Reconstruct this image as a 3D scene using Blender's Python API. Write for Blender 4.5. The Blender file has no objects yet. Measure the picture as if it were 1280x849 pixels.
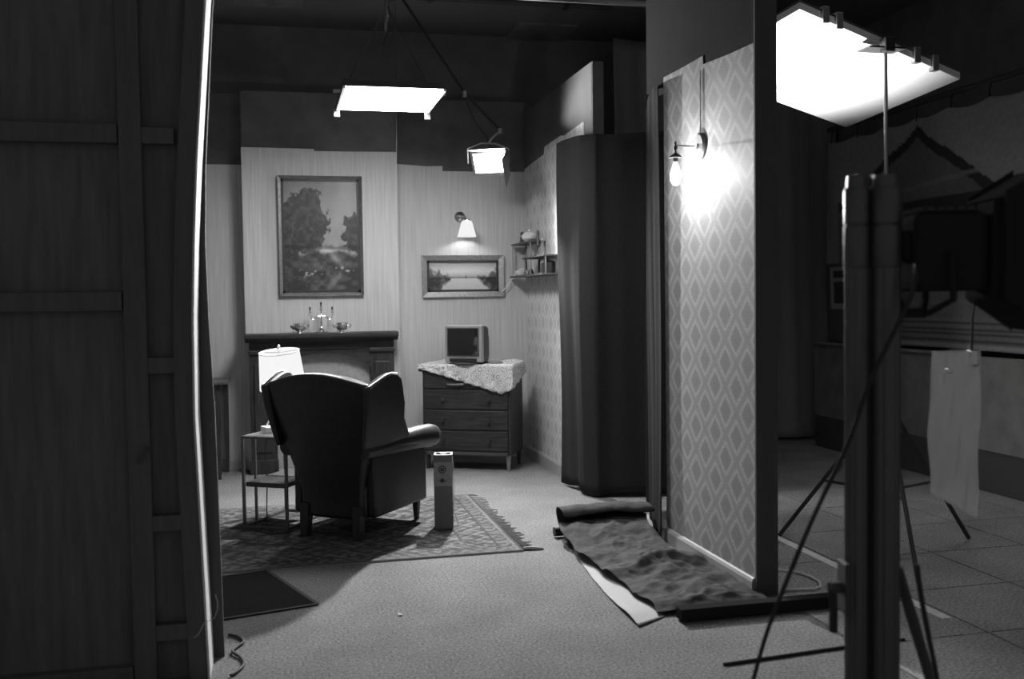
import bpy, bmesh, math, random
import numpy as np
from mathutils import Vector, Matrix
R = math.radians
random.seed(7)
SC = bpy.context.scene
COL = SC.collection

# ------------------------------------------------------------------ camera
cam = bpy.data.objects.new('camera', bpy.data.cameras.new('camera')); COL.objects.link(cam)
cam.data.sensor_width = 36.0; cam.data.lens = 35.0
cam.data.clip_start = 0.05; cam.data.clip_end = 60
_yaw, _pit, _rol = R(13.2), R(-2.45), R(-0.8)
_f = Vector((math.sin(_yaw)*math.cos(_pit), math.cos(_yaw)*math.cos(_pit), math.sin(_pit)))
_r0 = Vector((math.cos(_yaw), -math.sin(_yaw), 0)); _u0 = _r0.cross(_f)
_r = _r0*math.cos(_rol) + _u0*math.sin(_rol); _u = _u0*math.cos(_rol) - _r0*math.sin(_rol)
_m = Matrix.Identity(4)
for i in range(3):
    _m[i][0], _m[i][1], _m[i][2] = _r[i], _u[i], -_f[i]
_m[2][3] = 1.45
cam.matrix_world = _m
cam.data.dof.use_dof = True; cam.data.dof.focus_distance = 6.4; cam.data.dof.aperture_fstop = 2.8
SC.camera = cam
SC.view_settings.view_transform = 'Standard'; SC.view_settings.look = 'None'
SC.view_settings.exposure = 0.0; SC.view_settings.gamma = 1.0
SC.view_settings.use_curve_mapping = False

# ------------------------------------------------------------------ world: even grey ambient fill, added to lift the blacks
W = bpy.data.worlds.new('world'); SC.world = W; W.use_nodes = True
W.node_tree.nodes['Background'].inputs[0].default_value = (1, 1, 1, 1)
W.node_tree.nodes['Background'].inputs[1].default_value = 0.13

LED_STRENGTH = 39.0
FRESNEL_WATT = 1080.0
NEAR_BULB_WATT = 14.0
BOUNCE_WATT = 560.0
TABLE_LAMP_WATT = 20.0
BACK_SCONCE_WATT = 2.6

# ------------------------------------------------------------------ materials
MATS = {}
def mat(name, g, rough=0.6, metal=0.0, noise=0.0, scale=20.0, bump=0.0, bscale=None, stretch=None, spec=0.5, coat=0.0):
    m = bpy.data.materials.new(name); m.use_nodes = True
    n = m.node_tree.nodes; l = m.node_tree.links; b = n['Principled BSDF']
    b.inputs['Base Color'].default_value = (g, g, g, 1)
    b.inputs['Roughness'].default_value = rough; b.inputs['Metallic'].default_value = metal
    b.inputs['Specular IOR Level'].default_value = spec
    if coat: b.inputs['Coat Weight'].default_value = coat; b.inputs['Coat Roughness'].default_value = 0.15
    if noise or bump:
        tc = n.new('ShaderNodeTexCoord'); mp = n.new('ShaderNodeMapping')
        l.new(tc.outputs['Object'], mp.inputs['Vector'])
        if stretch: mp.inputs['Scale'].default_value = stretch
    if noise:
        t = n.new('ShaderNodeTexNoise'); t.inputs['Scale'].default_value = scale; t.inputs['Detail'].default_value = 5
        l.new(mp.outputs[0], t.inputs['Vector'])
        r = n.new('ShaderNodeMapRange'); r.inputs['From Min'].default_value = .3; r.inputs['From Max'].default_value = .7
        r.inputs['To Min'].default_value = max(0.0, g*(1-noise)); r.inputs['To Max'].default_value = g*(1+noise)
        l.new(t.outputs['Fac'], r.inputs['Value']); l.new(r.outputs[0], b.inputs['Base Color'])
    if bump:
        t2 = n.new('ShaderNodeTexNoise'); t2.inputs['Scale'].default_value = bscale or scale; t2.inputs['Detail'].default_value = 4
        l.new(mp.outputs[0], t2.inputs['Vector'])
        bp = n.new('ShaderNodeBump'); bp.inputs['Strength'].default_value = bump; bp.inputs['Distance'].default_value = .01
        l.new(t2.outputs['Fac'], bp.inputs['Height']); l.new(bp.outputs[0], b.inputs['Normal'])
    MATS[name] = m; return m
def emit(name, s, g=1.0):
    m = bpy.data.materials.new(name); m.use_nodes = True; n = m.node_tree.nodes; n.clear()
    e = n.new('ShaderNodeEmission'); e.inputs[0].default_value = (g, g, g, 1); e.inputs[1].default_value = s
    o = n.new('ShaderNodeOutputMaterial'); m.node_tree.links.new(e.outputs[0], o.inputs[0]); MATS[name] = m; return m
def glass(name, rough=0.05, g=1.0, alpha=0.35):
    m = bpy.data.materials.new(name); m.use_nodes = True; n = m.node_tree.nodes; l = m.node_tree.links; n.clear()
    t = n.new('ShaderNodeBsdfTransparent'); t.inputs[0].default_value = (g, g, g, 1)
    s = n.new('ShaderNodeBsdfPrincipled'); s.inputs['Base Color'].default_value = (g, g, g, 1); s.inputs['Roughness'].default_value = rough
    x = n.new('ShaderNodeMixShader'); x.inputs[0].default_value = alpha
    o = n.new('ShaderNodeOutputMaterial'); l.new(t.outputs[0], x.inputs[1]); l.new(s.outputs[0], x.inputs[2]); l.new(x.outputs[0], o.inputs[0])
    MATS[name] = m; return m
def attr_mat(name, rough=0.6, noise=0.0, scale=200.0, bump=0.0):
    m = bpy.data.materials.new(name); m.use_nodes = True; n = m.node_tree.nodes; l = m.node_tree.links; b = n['Principled BSDF']
    a = n.new('ShaderNodeAttribute'); a.attribute_name = 'paint'
    b.inputs['Roughness'].default_value = rough
    src = a.outputs['Color']
    if noise or bump:
        t = n.new('ShaderNodeTexNoise'); t.inputs['Scale'].default_value = scale; t.inputs['Detail'].default_value = 4
        tc = n.new('ShaderNodeTexCoord'); l.new(tc.outputs['Object'], t.inputs['Vector'])
        if noise:
            r = n.new('ShaderNodeMapRange'); r.inputs['From Min'].default_value = .3; r.inputs['From Max'].default_value = .7
            r.inputs['To Min'].default_value = 1-noise; r.inputs['To Max'].default_value = 1+noise
            l.new(t.outputs['Fac'], r.inputs['Value'])
            v = n.new('ShaderNodeVectorMath'); v.operation = 'SCALE'
            l.new(a.outputs['Color'], v.inputs[0]); l.new(r.outputs[0], v.inputs['Scale']); src = v.outputs[0]
        if bump:
            bp = n.new('ShaderNodeBump'); bp.inputs['Strength'].default_value = bump; bp.inputs['Distance'].default_value = .01
            l.new(t.outputs['Fac'], bp.inputs['Height']); l.new(bp.outputs[0], b.inputs['Normal'])
    l.new(src, b.inputs['Base Color']); MATS[name] = m; return m
def translucent(name, g, a=0.6):
    m = bpy.data.materials.new(name); m.use_nodes = True; n = m.node_tree.nodes; l = m.node_tree.links; n.clear()
    d = n.new('ShaderNodeBsdfDiffuse'); d.inputs[0].default_value = (g, g, g, 1)
    t = n.new('ShaderNodeBsdfTranslucent'); t.inputs[0].default_value = (g, g, g, 1)
    x = n.new('ShaderNodeMixShader'); x.inputs[0].default_value = a
    o = n.new('ShaderNodeOutputMaterial'); l.new(d.outputs[0], x.inputs[1]); l.new(t.outputs[0], x.inputs[2]); l.new(x.outputs[0], o.inputs[0])
    MATS[name] = m; return m

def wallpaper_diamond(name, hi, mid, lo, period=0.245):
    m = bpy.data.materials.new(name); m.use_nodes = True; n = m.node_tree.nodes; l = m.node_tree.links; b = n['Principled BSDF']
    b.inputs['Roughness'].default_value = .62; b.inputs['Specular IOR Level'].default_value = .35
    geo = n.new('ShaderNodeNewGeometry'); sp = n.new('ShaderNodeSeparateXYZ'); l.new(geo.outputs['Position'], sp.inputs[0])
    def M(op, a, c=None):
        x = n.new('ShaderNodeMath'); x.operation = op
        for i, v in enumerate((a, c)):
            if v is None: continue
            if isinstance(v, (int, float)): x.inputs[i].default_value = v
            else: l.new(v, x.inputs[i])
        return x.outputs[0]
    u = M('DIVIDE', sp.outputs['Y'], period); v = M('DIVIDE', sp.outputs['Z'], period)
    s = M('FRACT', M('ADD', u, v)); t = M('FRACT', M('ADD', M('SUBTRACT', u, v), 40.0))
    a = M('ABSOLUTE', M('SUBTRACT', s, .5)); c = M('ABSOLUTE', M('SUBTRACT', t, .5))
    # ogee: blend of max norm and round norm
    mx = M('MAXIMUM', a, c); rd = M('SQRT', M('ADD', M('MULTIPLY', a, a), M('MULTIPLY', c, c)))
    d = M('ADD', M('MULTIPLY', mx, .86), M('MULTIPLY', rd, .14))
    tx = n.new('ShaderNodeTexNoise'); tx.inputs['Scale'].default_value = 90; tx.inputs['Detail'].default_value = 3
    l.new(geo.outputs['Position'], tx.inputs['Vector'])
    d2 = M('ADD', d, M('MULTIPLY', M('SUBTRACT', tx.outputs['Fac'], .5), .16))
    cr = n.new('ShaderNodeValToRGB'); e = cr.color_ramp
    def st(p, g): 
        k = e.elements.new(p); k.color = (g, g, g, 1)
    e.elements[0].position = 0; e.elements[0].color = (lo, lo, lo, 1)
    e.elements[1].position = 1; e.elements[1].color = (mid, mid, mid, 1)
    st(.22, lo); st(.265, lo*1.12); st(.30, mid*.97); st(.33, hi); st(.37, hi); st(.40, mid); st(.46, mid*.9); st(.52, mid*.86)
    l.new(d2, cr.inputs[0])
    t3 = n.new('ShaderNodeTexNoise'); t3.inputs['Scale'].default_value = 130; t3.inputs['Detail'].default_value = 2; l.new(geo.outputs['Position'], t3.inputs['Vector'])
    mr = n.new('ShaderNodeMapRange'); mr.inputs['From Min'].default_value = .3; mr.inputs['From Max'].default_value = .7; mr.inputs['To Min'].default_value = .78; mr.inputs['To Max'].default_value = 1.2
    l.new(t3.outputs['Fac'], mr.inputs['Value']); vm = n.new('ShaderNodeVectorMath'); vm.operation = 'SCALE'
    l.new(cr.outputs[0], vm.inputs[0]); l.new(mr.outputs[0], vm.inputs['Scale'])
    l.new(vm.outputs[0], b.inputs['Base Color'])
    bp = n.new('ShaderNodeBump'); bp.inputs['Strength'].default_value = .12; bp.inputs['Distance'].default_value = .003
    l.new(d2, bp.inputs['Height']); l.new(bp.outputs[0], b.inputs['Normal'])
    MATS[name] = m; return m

def carpet_mat(name, g):
    m = bpy.data.materials.new(name); m.use_nodes = True; n = m.node_tree.nodes; l = m.node_tree.links; b = n['Principled BSDF']
    b.inputs['Roughness'].default_value = .95; b.inputs['Specular IOR Level'].default_value = .1
    geo = n.new('ShaderNodeNewGeometry')
    a = n.new('ShaderNodeTexNoise'); a.inputs['Scale'].default_value = 85; a.inputs['Detail'].default_value = 4
    c = n.new('ShaderNodeTexNoise'); c.inputs['Scale'].default_value = 3.0; c.inputs['Detail'].default_value = 4
    l.new(geo.outputs['Position'], a.inputs['Vector']); l.new(geo.outputs['Position'], c.inputs['Vector'])
    r1 = n.new('ShaderNodeMapRange'); r1.inputs['From Min'].default_value = .25; r1.inputs['From Max'].default_value = .75; r1.inputs['To Min'].default_value = .40; r1.inputs['To Max'].default_value = 1.60
    r2 = n.new('ShaderNodeMapRange'); r2.inputs['From Min'].default_value = .3; r2.inputs['From Max'].default_value = .7; r2.inputs['To Min'].default_value = g*.88; r2.inputs['To Max'].default_value = g*1.12
    l.new(a.outputs['Fac'], r1.inputs['Value']); l.new(c.outputs['Fac'], r2.inputs['Value'])
    x = n.new('ShaderNodeMath'); x.operation = 'MULTIPLY'; l.new(r1.outputs[0], x.inputs[0]); l.new(r2.outputs[0], x.inputs[1])
    l.new(x.outputs[0], b.inputs['Base Color'])
    bp = n.new('ShaderNodeBump'); bp.inputs['Strength'].default_value = .5; bp.inputs['Distance'].default_value = .006
    l.new(a.outputs['Fac'], bp.inputs['Height']); l.new(bp.outputs[0], b.inputs['Normal'])
    MATS[name] = m; return m

def lace_mat(name):
    m = bpy.data.materials.new(name); m.use_nodes = True; n = m.node_tree.nodes; l = m.node_tree.links; b = n['Principled BSDF']
    b.inputs['Roughness'].default_value = .9
    tc = n.new('ShaderNodeTexCoord')
    v = n.new('ShaderNodeTexVoronoi'); v.inputs['Scale'].default_value = 15; v.feature = 'F1'
    l.new(tc.outputs['Object'], v.inputs['Vector'])
    w = n.new('ShaderNodeMath'); w.operation = 'MULTIPLY'; w.inputs[1].default_value = 26; l.new(v.outputs['Distance'], w.inputs[0])
    s = n.new('ShaderNodeMath'); s.operation = 'SINE'; l.new(w.outputs[0], s.inputs[0])
    t = n.new('ShaderNodeTexNoise'); t.inputs['Scale'].default_value = 60; t.inputs['Detail'].default_value = 2; l.new(tc.outputs['Object'], t.inputs['Vector'])
    ad = n.new('ShaderNodeMath'); ad.operation = 'MULTIPLY_ADD'; ad.inputs[1].default_value = .5; l.new(s.outputs[0], ad.inputs[0]); l.new(t.outputs['Fac'], ad.inputs[2])
    cr = n.new('ShaderNodeValToRGB'); cr.color_ramp.elements[0].position = .02; cr.color_ramp.elements[0].color = (.30, .30, .30, 1)
    cr.color_ramp.elements[1].position = .42; cr.color_ramp.elements[1].color = (.60, .60, .60, 1)
    l.new(ad.outputs[0], cr.inputs[0]); l.new(cr.outputs[0], b.inputs['Base Color'])
    MATS[name] = m; return m

mat('paper_stripe', .50, .7, noise=.13, scale=9, stretch=(9, 9, .25))
wallpaper_diamond('paper_diamond', .40, .325, .245); wallpaper_diamond('paper_diamond_lit', .64, .55, .44)  # lightened copy: same paper with the far wall's stronger light in its colour
carpet_mat('carpet', .185); carpet_mat('tile_carpet', .34)
mat('black_paint', .010, .9, noise=.3, scale=6, spec=.1)
mat('dark_flat', .09, .8, noise=.25, scale=5)
mat('grey_flat', .07, .8, noise=.2, scale=4)
mat('ceiling_black', .17, .9)
mat('ceiling_panel', .2, .8, noise=.2, scale=8)
mat('ply_back', .16, .8, noise=.2, scale=5, stretch=(6, 6, .6))
mat('timber', .13, .75, noise=.12, scale=6, stretch=(8, 8, .6))
mat('pale_edge', .75, .7, noise=.1, scale=12)
mat('skirting', .34, .5, noise=.08, scale=10)
mat('curtain', .034, .95, spec=.06, noise=.25, scale=160, bump=.3, bscale=220)
mat('curtain_grey', .018, .95, spec=.1, noise=.25, scale=160, bump=.3, bscale=220)
mat('black_timber', .10, .8, spec=.2)
mat('wood_dark', .032, .45, noise=.45, scale=7, stretch=(1, 9, 9), spec=.4)
mat('wood_dark_v', .034, .45, noise=.45, scale=7, stretch=(9, 9, 1), spec=.4)
mat('wood_mid', .07, .5, noise=.35, scale=7, stretch=(9, 9, 1))
mat('wood_foot', .22, .5)
mat('leather', .02, .36, noise=.3, scale=30, bump=.06, bscale=130, spec=.5)
mat('stud', .8, .45, metal=1.0)
mat('silver', .75, .18, metal=1.0)
mat('chrome', .7, .25, metal=1.0)
mat('brass', .45, .3, metal=1.0)
mat('frame_gold', .16, .42, metal=.35, noise=.3, scale=40)
mat('frame_light', .34, .38, metal=.5, noise=.2, scale=40)
mat('frame_dark', .03, .5)
mat('tv_plastic', .30, .45); mat('tv_dark', .055, .5); mat('tv_screen', .012, .06, spec=.6, coat=.5)
mat('plastic_black', .02, .5); mat('metal_black', .07, .6, spec=.25); mat('stand_gloss', .05, .42, spec=1.0); mat('metal_stand', .03, .32, metal=.6)
mat('metal_dark', .05, .4, metal=.5); mat('metal_grey', .35, .35, metal=.8)
mat('rubber', .02, .7); mat('lamp_black', .03, .85, spec=0)
mat('table_metal', .16, .4, metal=.5)
mat('white_plastic', .75, .4); mat('poly_white', .82, .8, noise=.03, scale=30)
mat('paper_white', .40, .8); mat('sheet_grey', .050, .8, noise=.25, scale=10, bump=.25, bscale=26, spec=.12)
mat('mat_rubber', .015, .95, spec=.1, noise=.2, scale=60)
mat('card_grey', .16, .75, noise=.12, scale=14); mat('card_light', .30, .75, noise=.12, scale=20); mat('card_rim', .62, .7); mat('print_dark', .03, .7)
mat('tape', .88, .6, noise=.1, scale=30)
mat('cable_pale', .75, .5); mat('cable_white', .75, .5)
mat('ceramic', .7, .25); mat('ceramic_dark', .04, .35)
mat('firebox', .36, .8, noise=.12, scale=30)
mat('fringe', .32, .9)
mat('low_wall', .25, .8, noise=.2, scale=6)
mat('studio_wall', .2, .9, noise=.2, scale=3)
mat('drape_black', .30, .95)
glass('clear_glass', .04, .9, .14); glass('bulb_glass', .02, 1.0, .08)
m_ = glass('plastic_sheet', .2, .85, .45)
translucent('shade_fabric', .8, .55)
attr_mat('painting', .45, noise=.06, scale=90, bump=.10)
attr_mat('rug_pile', .95, noise=.5, scale=110, bump=.6)
attr_mat('backdrop_paint', .9, noise=.12, scale=30)
lace_mat('lace')
emit('led_face', LED_STRENGTH); emit('fresnel_face', 90.0); emit('filament', 260.0); emit('opal_glow', .9); emit('shade_glow', .92)

# ------------------------------------------------------------------ mesh helpers
class MB:
    def __init__(s): s.v = []; s.f = []
    def add(s, vs, fs):
        o = len(s.v); s.v += [tuple(p) for p in vs]; s.f += [tuple(i+o for i in f) for f in fs]; return s
    def box(s, a, b, m=None):
        x0, y0, z0 = a; x1, y1, z1 = b
        vs = [Vector(p) for p in ((x0,y0,z0),(x1,y0,z0),(x1,y1,z0),(x0,y1,z0),(x0,y0,z1),(x1,y0,z1),(x1,y1,z1),(x0,y1,z1))]
        if m: vs = [m @ p for p in vs]
        return s.add(vs, [(3,2,1,0),(4,5,6,7),(0,1,5,4),(1,2,6,5),(2,3,7,6),(3,0,4,7)])
    def tube(s, pts, r, n=10, cap=True):
        P = [Vector(p) for p in pts]; rs = r if isinstance(r, (list, tuple)) else [r]*len(P)
        T = []
        for i in range(len(P)):
            t = (P[min(i+1, len(P)-1)] - P[max(i-1, 0)]); t.normalize(); T.append(t)
        up = Vector((0,0,1)) if abs(T[0].z) < .9 else Vector((1,0,0))
        a = T[0].cross(up).normalized(); vs = []
        for i, p in enumerate(P):
            a = (a - T[i]*a.dot(T[i])).normalized(); b = T[i].cross(a)
            for k in range(n):
                q = 2*math.pi*k/n; vs.append(p + (a*math.cos(q) + b*math.sin(q))*rs[i])
        fs = [(i*n+k, i*n+(k+1) % n, (i+1)*n+(k+1) % n, (i+1)*n+k) for i in range(len(P)-1) for k in range(n)]
        if cap: fs += [tuple(range(n))[::-1], tuple((len(P)-1)*n+k for k in range(n))]
        return s.add(vs, fs)
    def lathe(s, prof, c=(0,0,0), n=20, m=None, cap=True):
        vs = []
        for r, z in prof:
            for k in range(n):
                q = 2*math.pi*k/n; p = Vector((r*math.cos(q), r*math.sin(q), z))
                if m: p = m @ p
                vs.append(p + Vector(c))
        fs = [(i*n+k, i*n+(k+1) % n, (i+1)*n+(k+1) % n, (i+1)*n+k) for i in range(len(prof)-1) for k in range(n)]
        if cap: fs += [tuple(range(n))[::-1], tuple((len(prof)-1)*n+k for k in range(n))]
        return s.add(vs, fs)
    def prism(s, poly, f0, f1):
        """poly: 2-D outline; f0/f1 map (u, v) to the two 3-D faces"""
        n = len(poly); vs = [f0(*p) for p in poly] + [f1(*p) for p in poly]
        fs = [tuple(range(n))[::-1], tuple(range(n, 2*n))] + [(i, (i+1) % n, n+(i+1) % n, n+i) for i in range(n)]
        return s.add(vs, fs)
    def bar(s, a, b, w, h=None):
        a = Vector(a); b = Vector(b); h = h or w; t = (b-a).normalized()
        up = Vector((0,0,1)) if abs(t.z) < .9 else Vector((0,1,0))
        x = t.cross(up).normalized(); y = x.cross(t)
        vs = [p + x*i*w/2 + y*j*h/2 for p in (a, b) for i, j in ((-1,-1),(1,-1),(1,1),(-1,1))]
        return s.add(vs, [(3,2,1,0),(4,5,6,7),(0,1,5,4),(1,2,6,5),(2,3,7,6),(3,0,4,7)])
    def mesh(s, name, smooth):
        me = bpy.data.meshes.new(name); me.from_pydata(s.v, [], s.f)
        bm = bmesh.new(); bm.from_mesh(me); bmesh.ops.recalc_face_normals(bm, faces=bm.faces); bm.to_mesh(me); bm.free()
        if smooth is not None:
            me.shade_smooth()
            try: me.set_sharp_from_angle(angle=R(smooth))
            except Exception: pass
        return me
    def build(s, name, m, parent=None, smooth=35, bevel=0, sub=0, solid=0):
        o = bpy.data.objects.new(name, s.mesh(name, smooth)); COL.objects.link(o); o.data.materials.append(MATS[m])
        if parent: o.parent = parent
        if solid:
            k = o.modifiers.new('solid', 'SOLIDIFY'); k.thickness = solid; k.offset = 0
        if bevel:
            k = o.modifiers.new('bevel', 'BEVEL'); k.width = bevel; k.segments = 2; k.limit_method = 'ANGLE'; k.angle_limit = R(40)
        if sub:
            k = o.modifiers.new('sub', 'SUBSURF'); k.levels = sub; k.render_levels = sub
        return o
def grid(nu, nv, fn):
    b = MB(); vs = [fn(i/nu, j/nv) for j in range(nv+1) for i in range(nu+1)]
    w = nu+1; b.add(vs, [(j*w+i, j*w+i+1, (j+1)*w+i+1, (j+1)*w+i) for j in range(nv) for i in range(nu)]); return b
def cat(pts, k=6):
    P = [Vector(p) for p in pts]; out = []
    for i in range(len(P)-1):
        a, b, c, d = P[max(i-1, 0)], P[i], P[i+1], P[min(i+2, len(P)-1)]
        for j in range(k):
            t = j/k; out.append(.5*((2*b)+(c-a)*t+(2*a-5*b+4*c-d)*t*t+(3*b-a-3*c+d)*t**3))
    return out+[P[-1]]
def paint(o, g):
    me = o.data; a = me.color_attributes.new('paint', 'FLOAT_COLOR', 'POINT')
    g = np.clip(np.asarray(g, dtype=np.float32).ravel(), 0, 1); c = np.ones((len(g), 4), np.float32); c[:, 0] = c[:, 1] = c[:, 2] = g
    a.data.foreach_set('color', c.ravel())
def tag(o, label, cat, group=None, kind=None):
    o['label'] = label; o['category'] = cat
    if group: o['group'] = group
    if kind: o['kind'] = kind
    return o
def thing(name, label, cat, loc=(0,0,0), rz=0, group=None):
    o = bpy.data.objects.new(name, None); COL.objects.link(o); o.empty_display_size = .05
    o.location = loc; o.rotation_euler = (0, 0, rz); return tag(o, label, cat, group)
def struct(o, label, cat): return tag(o, label, cat, kind='structure')
def light(kind, name, loc, parent, energy, size=.05, **kw):
    d = bpy.data.lights.new(name, kind); d.energy = energy
    if kind in ('POINT', 'SPOT'): d.shadow_soft_size = size
    if kind == 'AREA': d.size = size
    for k, v in kw.items(): setattr(d, k, v)
    o = bpy.data.objects.new(name, d); COL.objects.link(o); o.parent = parent; o.location = loc; return o
def aim(o, d): o.rotation_euler = Vector(d).to_track_quat('-Z', 'Y').to_euler()
def fbm(x, y, s, seed=0, oct=4):
    """cheap value noise on arrays"""
    rs = np.random.RandomState(seed); out = np.zeros_like(x); amp = 1.0; tot = 0
    for k in range(oct):
        t = rs.rand(64, 64); X = x*s*2**k; Y = y*s*2**k; xi = np.floor(X).astype(int); yi = np.floor(Y).astype(int); fx = X-xi; fy = Y-yi
        fx = fx*fx*(3-2*fx); fy = fy*fy*(3-2*fy)
        g = lambda a, b: t[a % 64, b % 64]
        out += amp*(g(xi, yi)*(1-fx)*(1-fy) + g(xi+1, yi)*fx*(1-fy) + g(xi, yi+1)*(1-fx)*fy + g(xi+1, yi+1)*fx*fy); tot += amp; amp *= .5
    return out/tot
def smooth(a, lo, hi):
    t = np.clip((a-lo)/(hi-lo), 0, 1); return t*t*(3-2*t)

# ------------------------------------------------------------------ the setting
fl = MB().box((-3.5, 0.0, -.1), (2.3, 9.5, 0)).build('floor', 'carpet', smooth=None)
struct(fl, 'grey short pile carpet running through the room set', 'floor')
sf = MB().box((2.3, 0.0, -.12), (5.6, 9.5, -.012)).build('floor_studio', 'black_paint', smooth=None)
struct(sf, 'studio floor of large grey carpet tiles right of the wallpapered wall', 'floor')
tile_me = MB().box((.004, .004, -.012), (.596, .596, 0)).mesh('carpet_tile', None); tile_me.materials.append(MATS['tile_carpet'])
for i in range(5):
    for j in range(13):
        o = bpy.data.objects.new('carpet_tile', tile_me); COL.objects.link(o); o.parent = sf; o.location = (2.3+.6*i, 1.2+.6*j, 0)
ce = MB().box((-3.5, 0.5, 3.95), (5.6, 9.6, 4.05)).build('ceiling', 'ceiling_black', smooth=None); struct(ce, 'black studio ceiling above the set', 'ceiling')
cp_me = MB().box((0, 0, -.02), (.56, .58, .0)).mesh('ceiling_panel', None); cp_me.materials.append(MATS['ceiling_panel'])
for x, y in ((2.2, 8.9), (-.3, 8.2), (.9, 7.6), (3.6, 8.0)):
    o = bpy.data.objects.new('ceiling_panel', cp_me); COL.objects.link(o); o.parent = ce; o.location = (x, y, 3.95)
def paper(parent, pts, f, name='wallpaper', m='paper_stripe', t=.004):
    """a sheet of wallpaper: outline in (u, z), mapped by f(u, z, depth)"""
    return MB().prism(pts, lambda u, z: f(u, z, 0), lambda u, z: f(u, z, t)).build(name, m, parent, smooth=None)
wb = MB().box((-3.2, 8.804, 0), (2.204, 8.9, 3.2)).build('wall_back', 'dark_flat', smooth=None); struct(wb, 'back wall of the set, dark above the torn wallpaper edge', 'wall')
paper(wb, [(-3.2, .02), (-.26, .02), (-.26, 2.603), (-1.2, 2.60), (-3.2, 2.6)], lambda u, z, d: (u, 8.804-d, z))
paper(wb, [(1.0, .02), (2.2, .02), (2.2, 2.58), (1.9, 2.575), (1.452, 2.575), (1.451, 2.62), (1.3, 2.615), (1.2, 2.622), (1.0, 2.634)], lambda u, z, d: (u, 8.804-d, z))
wc = MB().box((-.266, 8.624, 0), (1.022, 8.804, 2.66)).build('wall_chimney', 'grey_flat', smooth=None); struct(wc, 'chimney breast papered pale above the dark mantelpiece', 'wall')
paper(wc, [(-.266, .02), (1.024, .02), (1.024, 2.710), (.6, 2.705), (.331, 2.704), (.326, 2.722), (-.266, 2.726)], lambda u, z, d: (u, 8.624-d, z))
sd = MB().prism([(8.624, .02), (8.80, .02), (8.80, 2.705), (8.624, 2.705)], lambda u, z: (1.022, u, z), lambda u, z: (1.026, u, z)).build('wallpaper', 'paper_stripe', wc, smooth=None)
sd = MB().prism([(8.624, .02), (8.80, .02), (8.80, 2.72), (8.624, 2.72)], lambda u, z: (-.266, u, z), lambda u, z: (-.270, u, z)).build('wallpaper', 'paper_stripe', wc, smooth=None)
up_ = MB().box((-.266, 8.66, 2.66), (1.022, 8.8, 3.2)).build('upper_panel', 'dark_flat', wc, smooth=None)
wr = MB().box((2.204, 6.82, 0), (2.29, 8.9, 3.11)).build('wall_right', 'grey_flat', smooth=None); struct(wr, 'right wall of the set, grey above its diamond wallpaper', 'wall')
paper(wr, [(8.8, .02), (7.0, .02), (7.0, 2.72), (7.52, 2.70), (7.60, 2.715), (8.10, 2.70), (8.12, 2.64), (8.5, 2.62), (8.8, 2.60)], lambda u, z, d: (2.204-d, u, z), m='paper_diamond_lit')
MB().box((2.206, 6.800, 0), (2.288, 6.822, 3.11)).build('end_stud', 'grey_flat', wr, smooth=None)
wn = MB().box((2.204, 4.33, 0), (2.30, 5.46, 3.9)).build('wall_front', 'black_paint', smooth=None); struct(wn, 'near right wall with diamond wallpaper and a black end', 'wall')
paper(wn, [(5.455, .02), (4.335, .02), (4.335, 2.625), (4.60, 2.635), (4.905, 2.655), (4.91, 2.70), (5.2, 2.70), (5.455, 2.705)], lambda u, z, d: (2.204-d, u, z), m='paper_diamond')
MB().box((2.206, 5.46, 2.66), (2.29, 5.74, 3.9)).build('upper_panel', 'black_paint', wn, smooth=None)
MB().box((2.198, 4.318, 0), (2.31, 4.332, 3.9)).build('end_board', 'black_timber', wn, smooth=None)
def skirt(name, a, b, nrm, lab, h=.10):
    a = Vector(a); b = Vector(b); nrm = Vector(nrm)
    prof = [(0, 0), (.016, 0), (.016, h-.02), (.010, h-.006), (.004, h), (0, h)]
    o = MB().prism(prof, lambda u, z: a+nrm*u+Vector((0,0,z)), lambda u, z: b+nrm*u+Vector((0,0,z))).build(name, 'skirting', smooth=None)
    return struct(o, lab, 'baseboard')
skirt('baseboard_left', (-3.2, 8.80, 0), (-.272, 8.80, 0), (0, -1, 0), 'pale skirting board left of the fireplace')
skirt('baseboard_back', (1.028, 8.80, 0), (2.18, 8.80, 0), (0, -1, 0), 'pale skirting board behind the chest of drawers')
skirt('baseboard_right', (2.20, 6.85, 0), (2.20, 8.79, 0), (-1, 0, 0), 'pale skirting board under the corner shelf wall')
skirt('baseboard_front', (2.20, 4.34, 0), (2.20, 5.45, 0), (-1, 0, 0), 'skirting board of the near diamond wallpaper wall', .085)
# studio beyond the set
sw = MB().box((5.45, 0.5, 0), (5.55, 9.6, 3.95)).build('wall_studio', 'studio_wall', smooth=None); struct(sw, 'black studio wall behind the painted backdrop', 'wall')
sb = MB().box((-3.4, 9.45, 0), (5.5, 9.55, 3.95)).build('wall_studio_back', 'studio_wall', smooth=None); struct(sb, 'black studio wall behind the whole set', 'wall')

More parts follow.
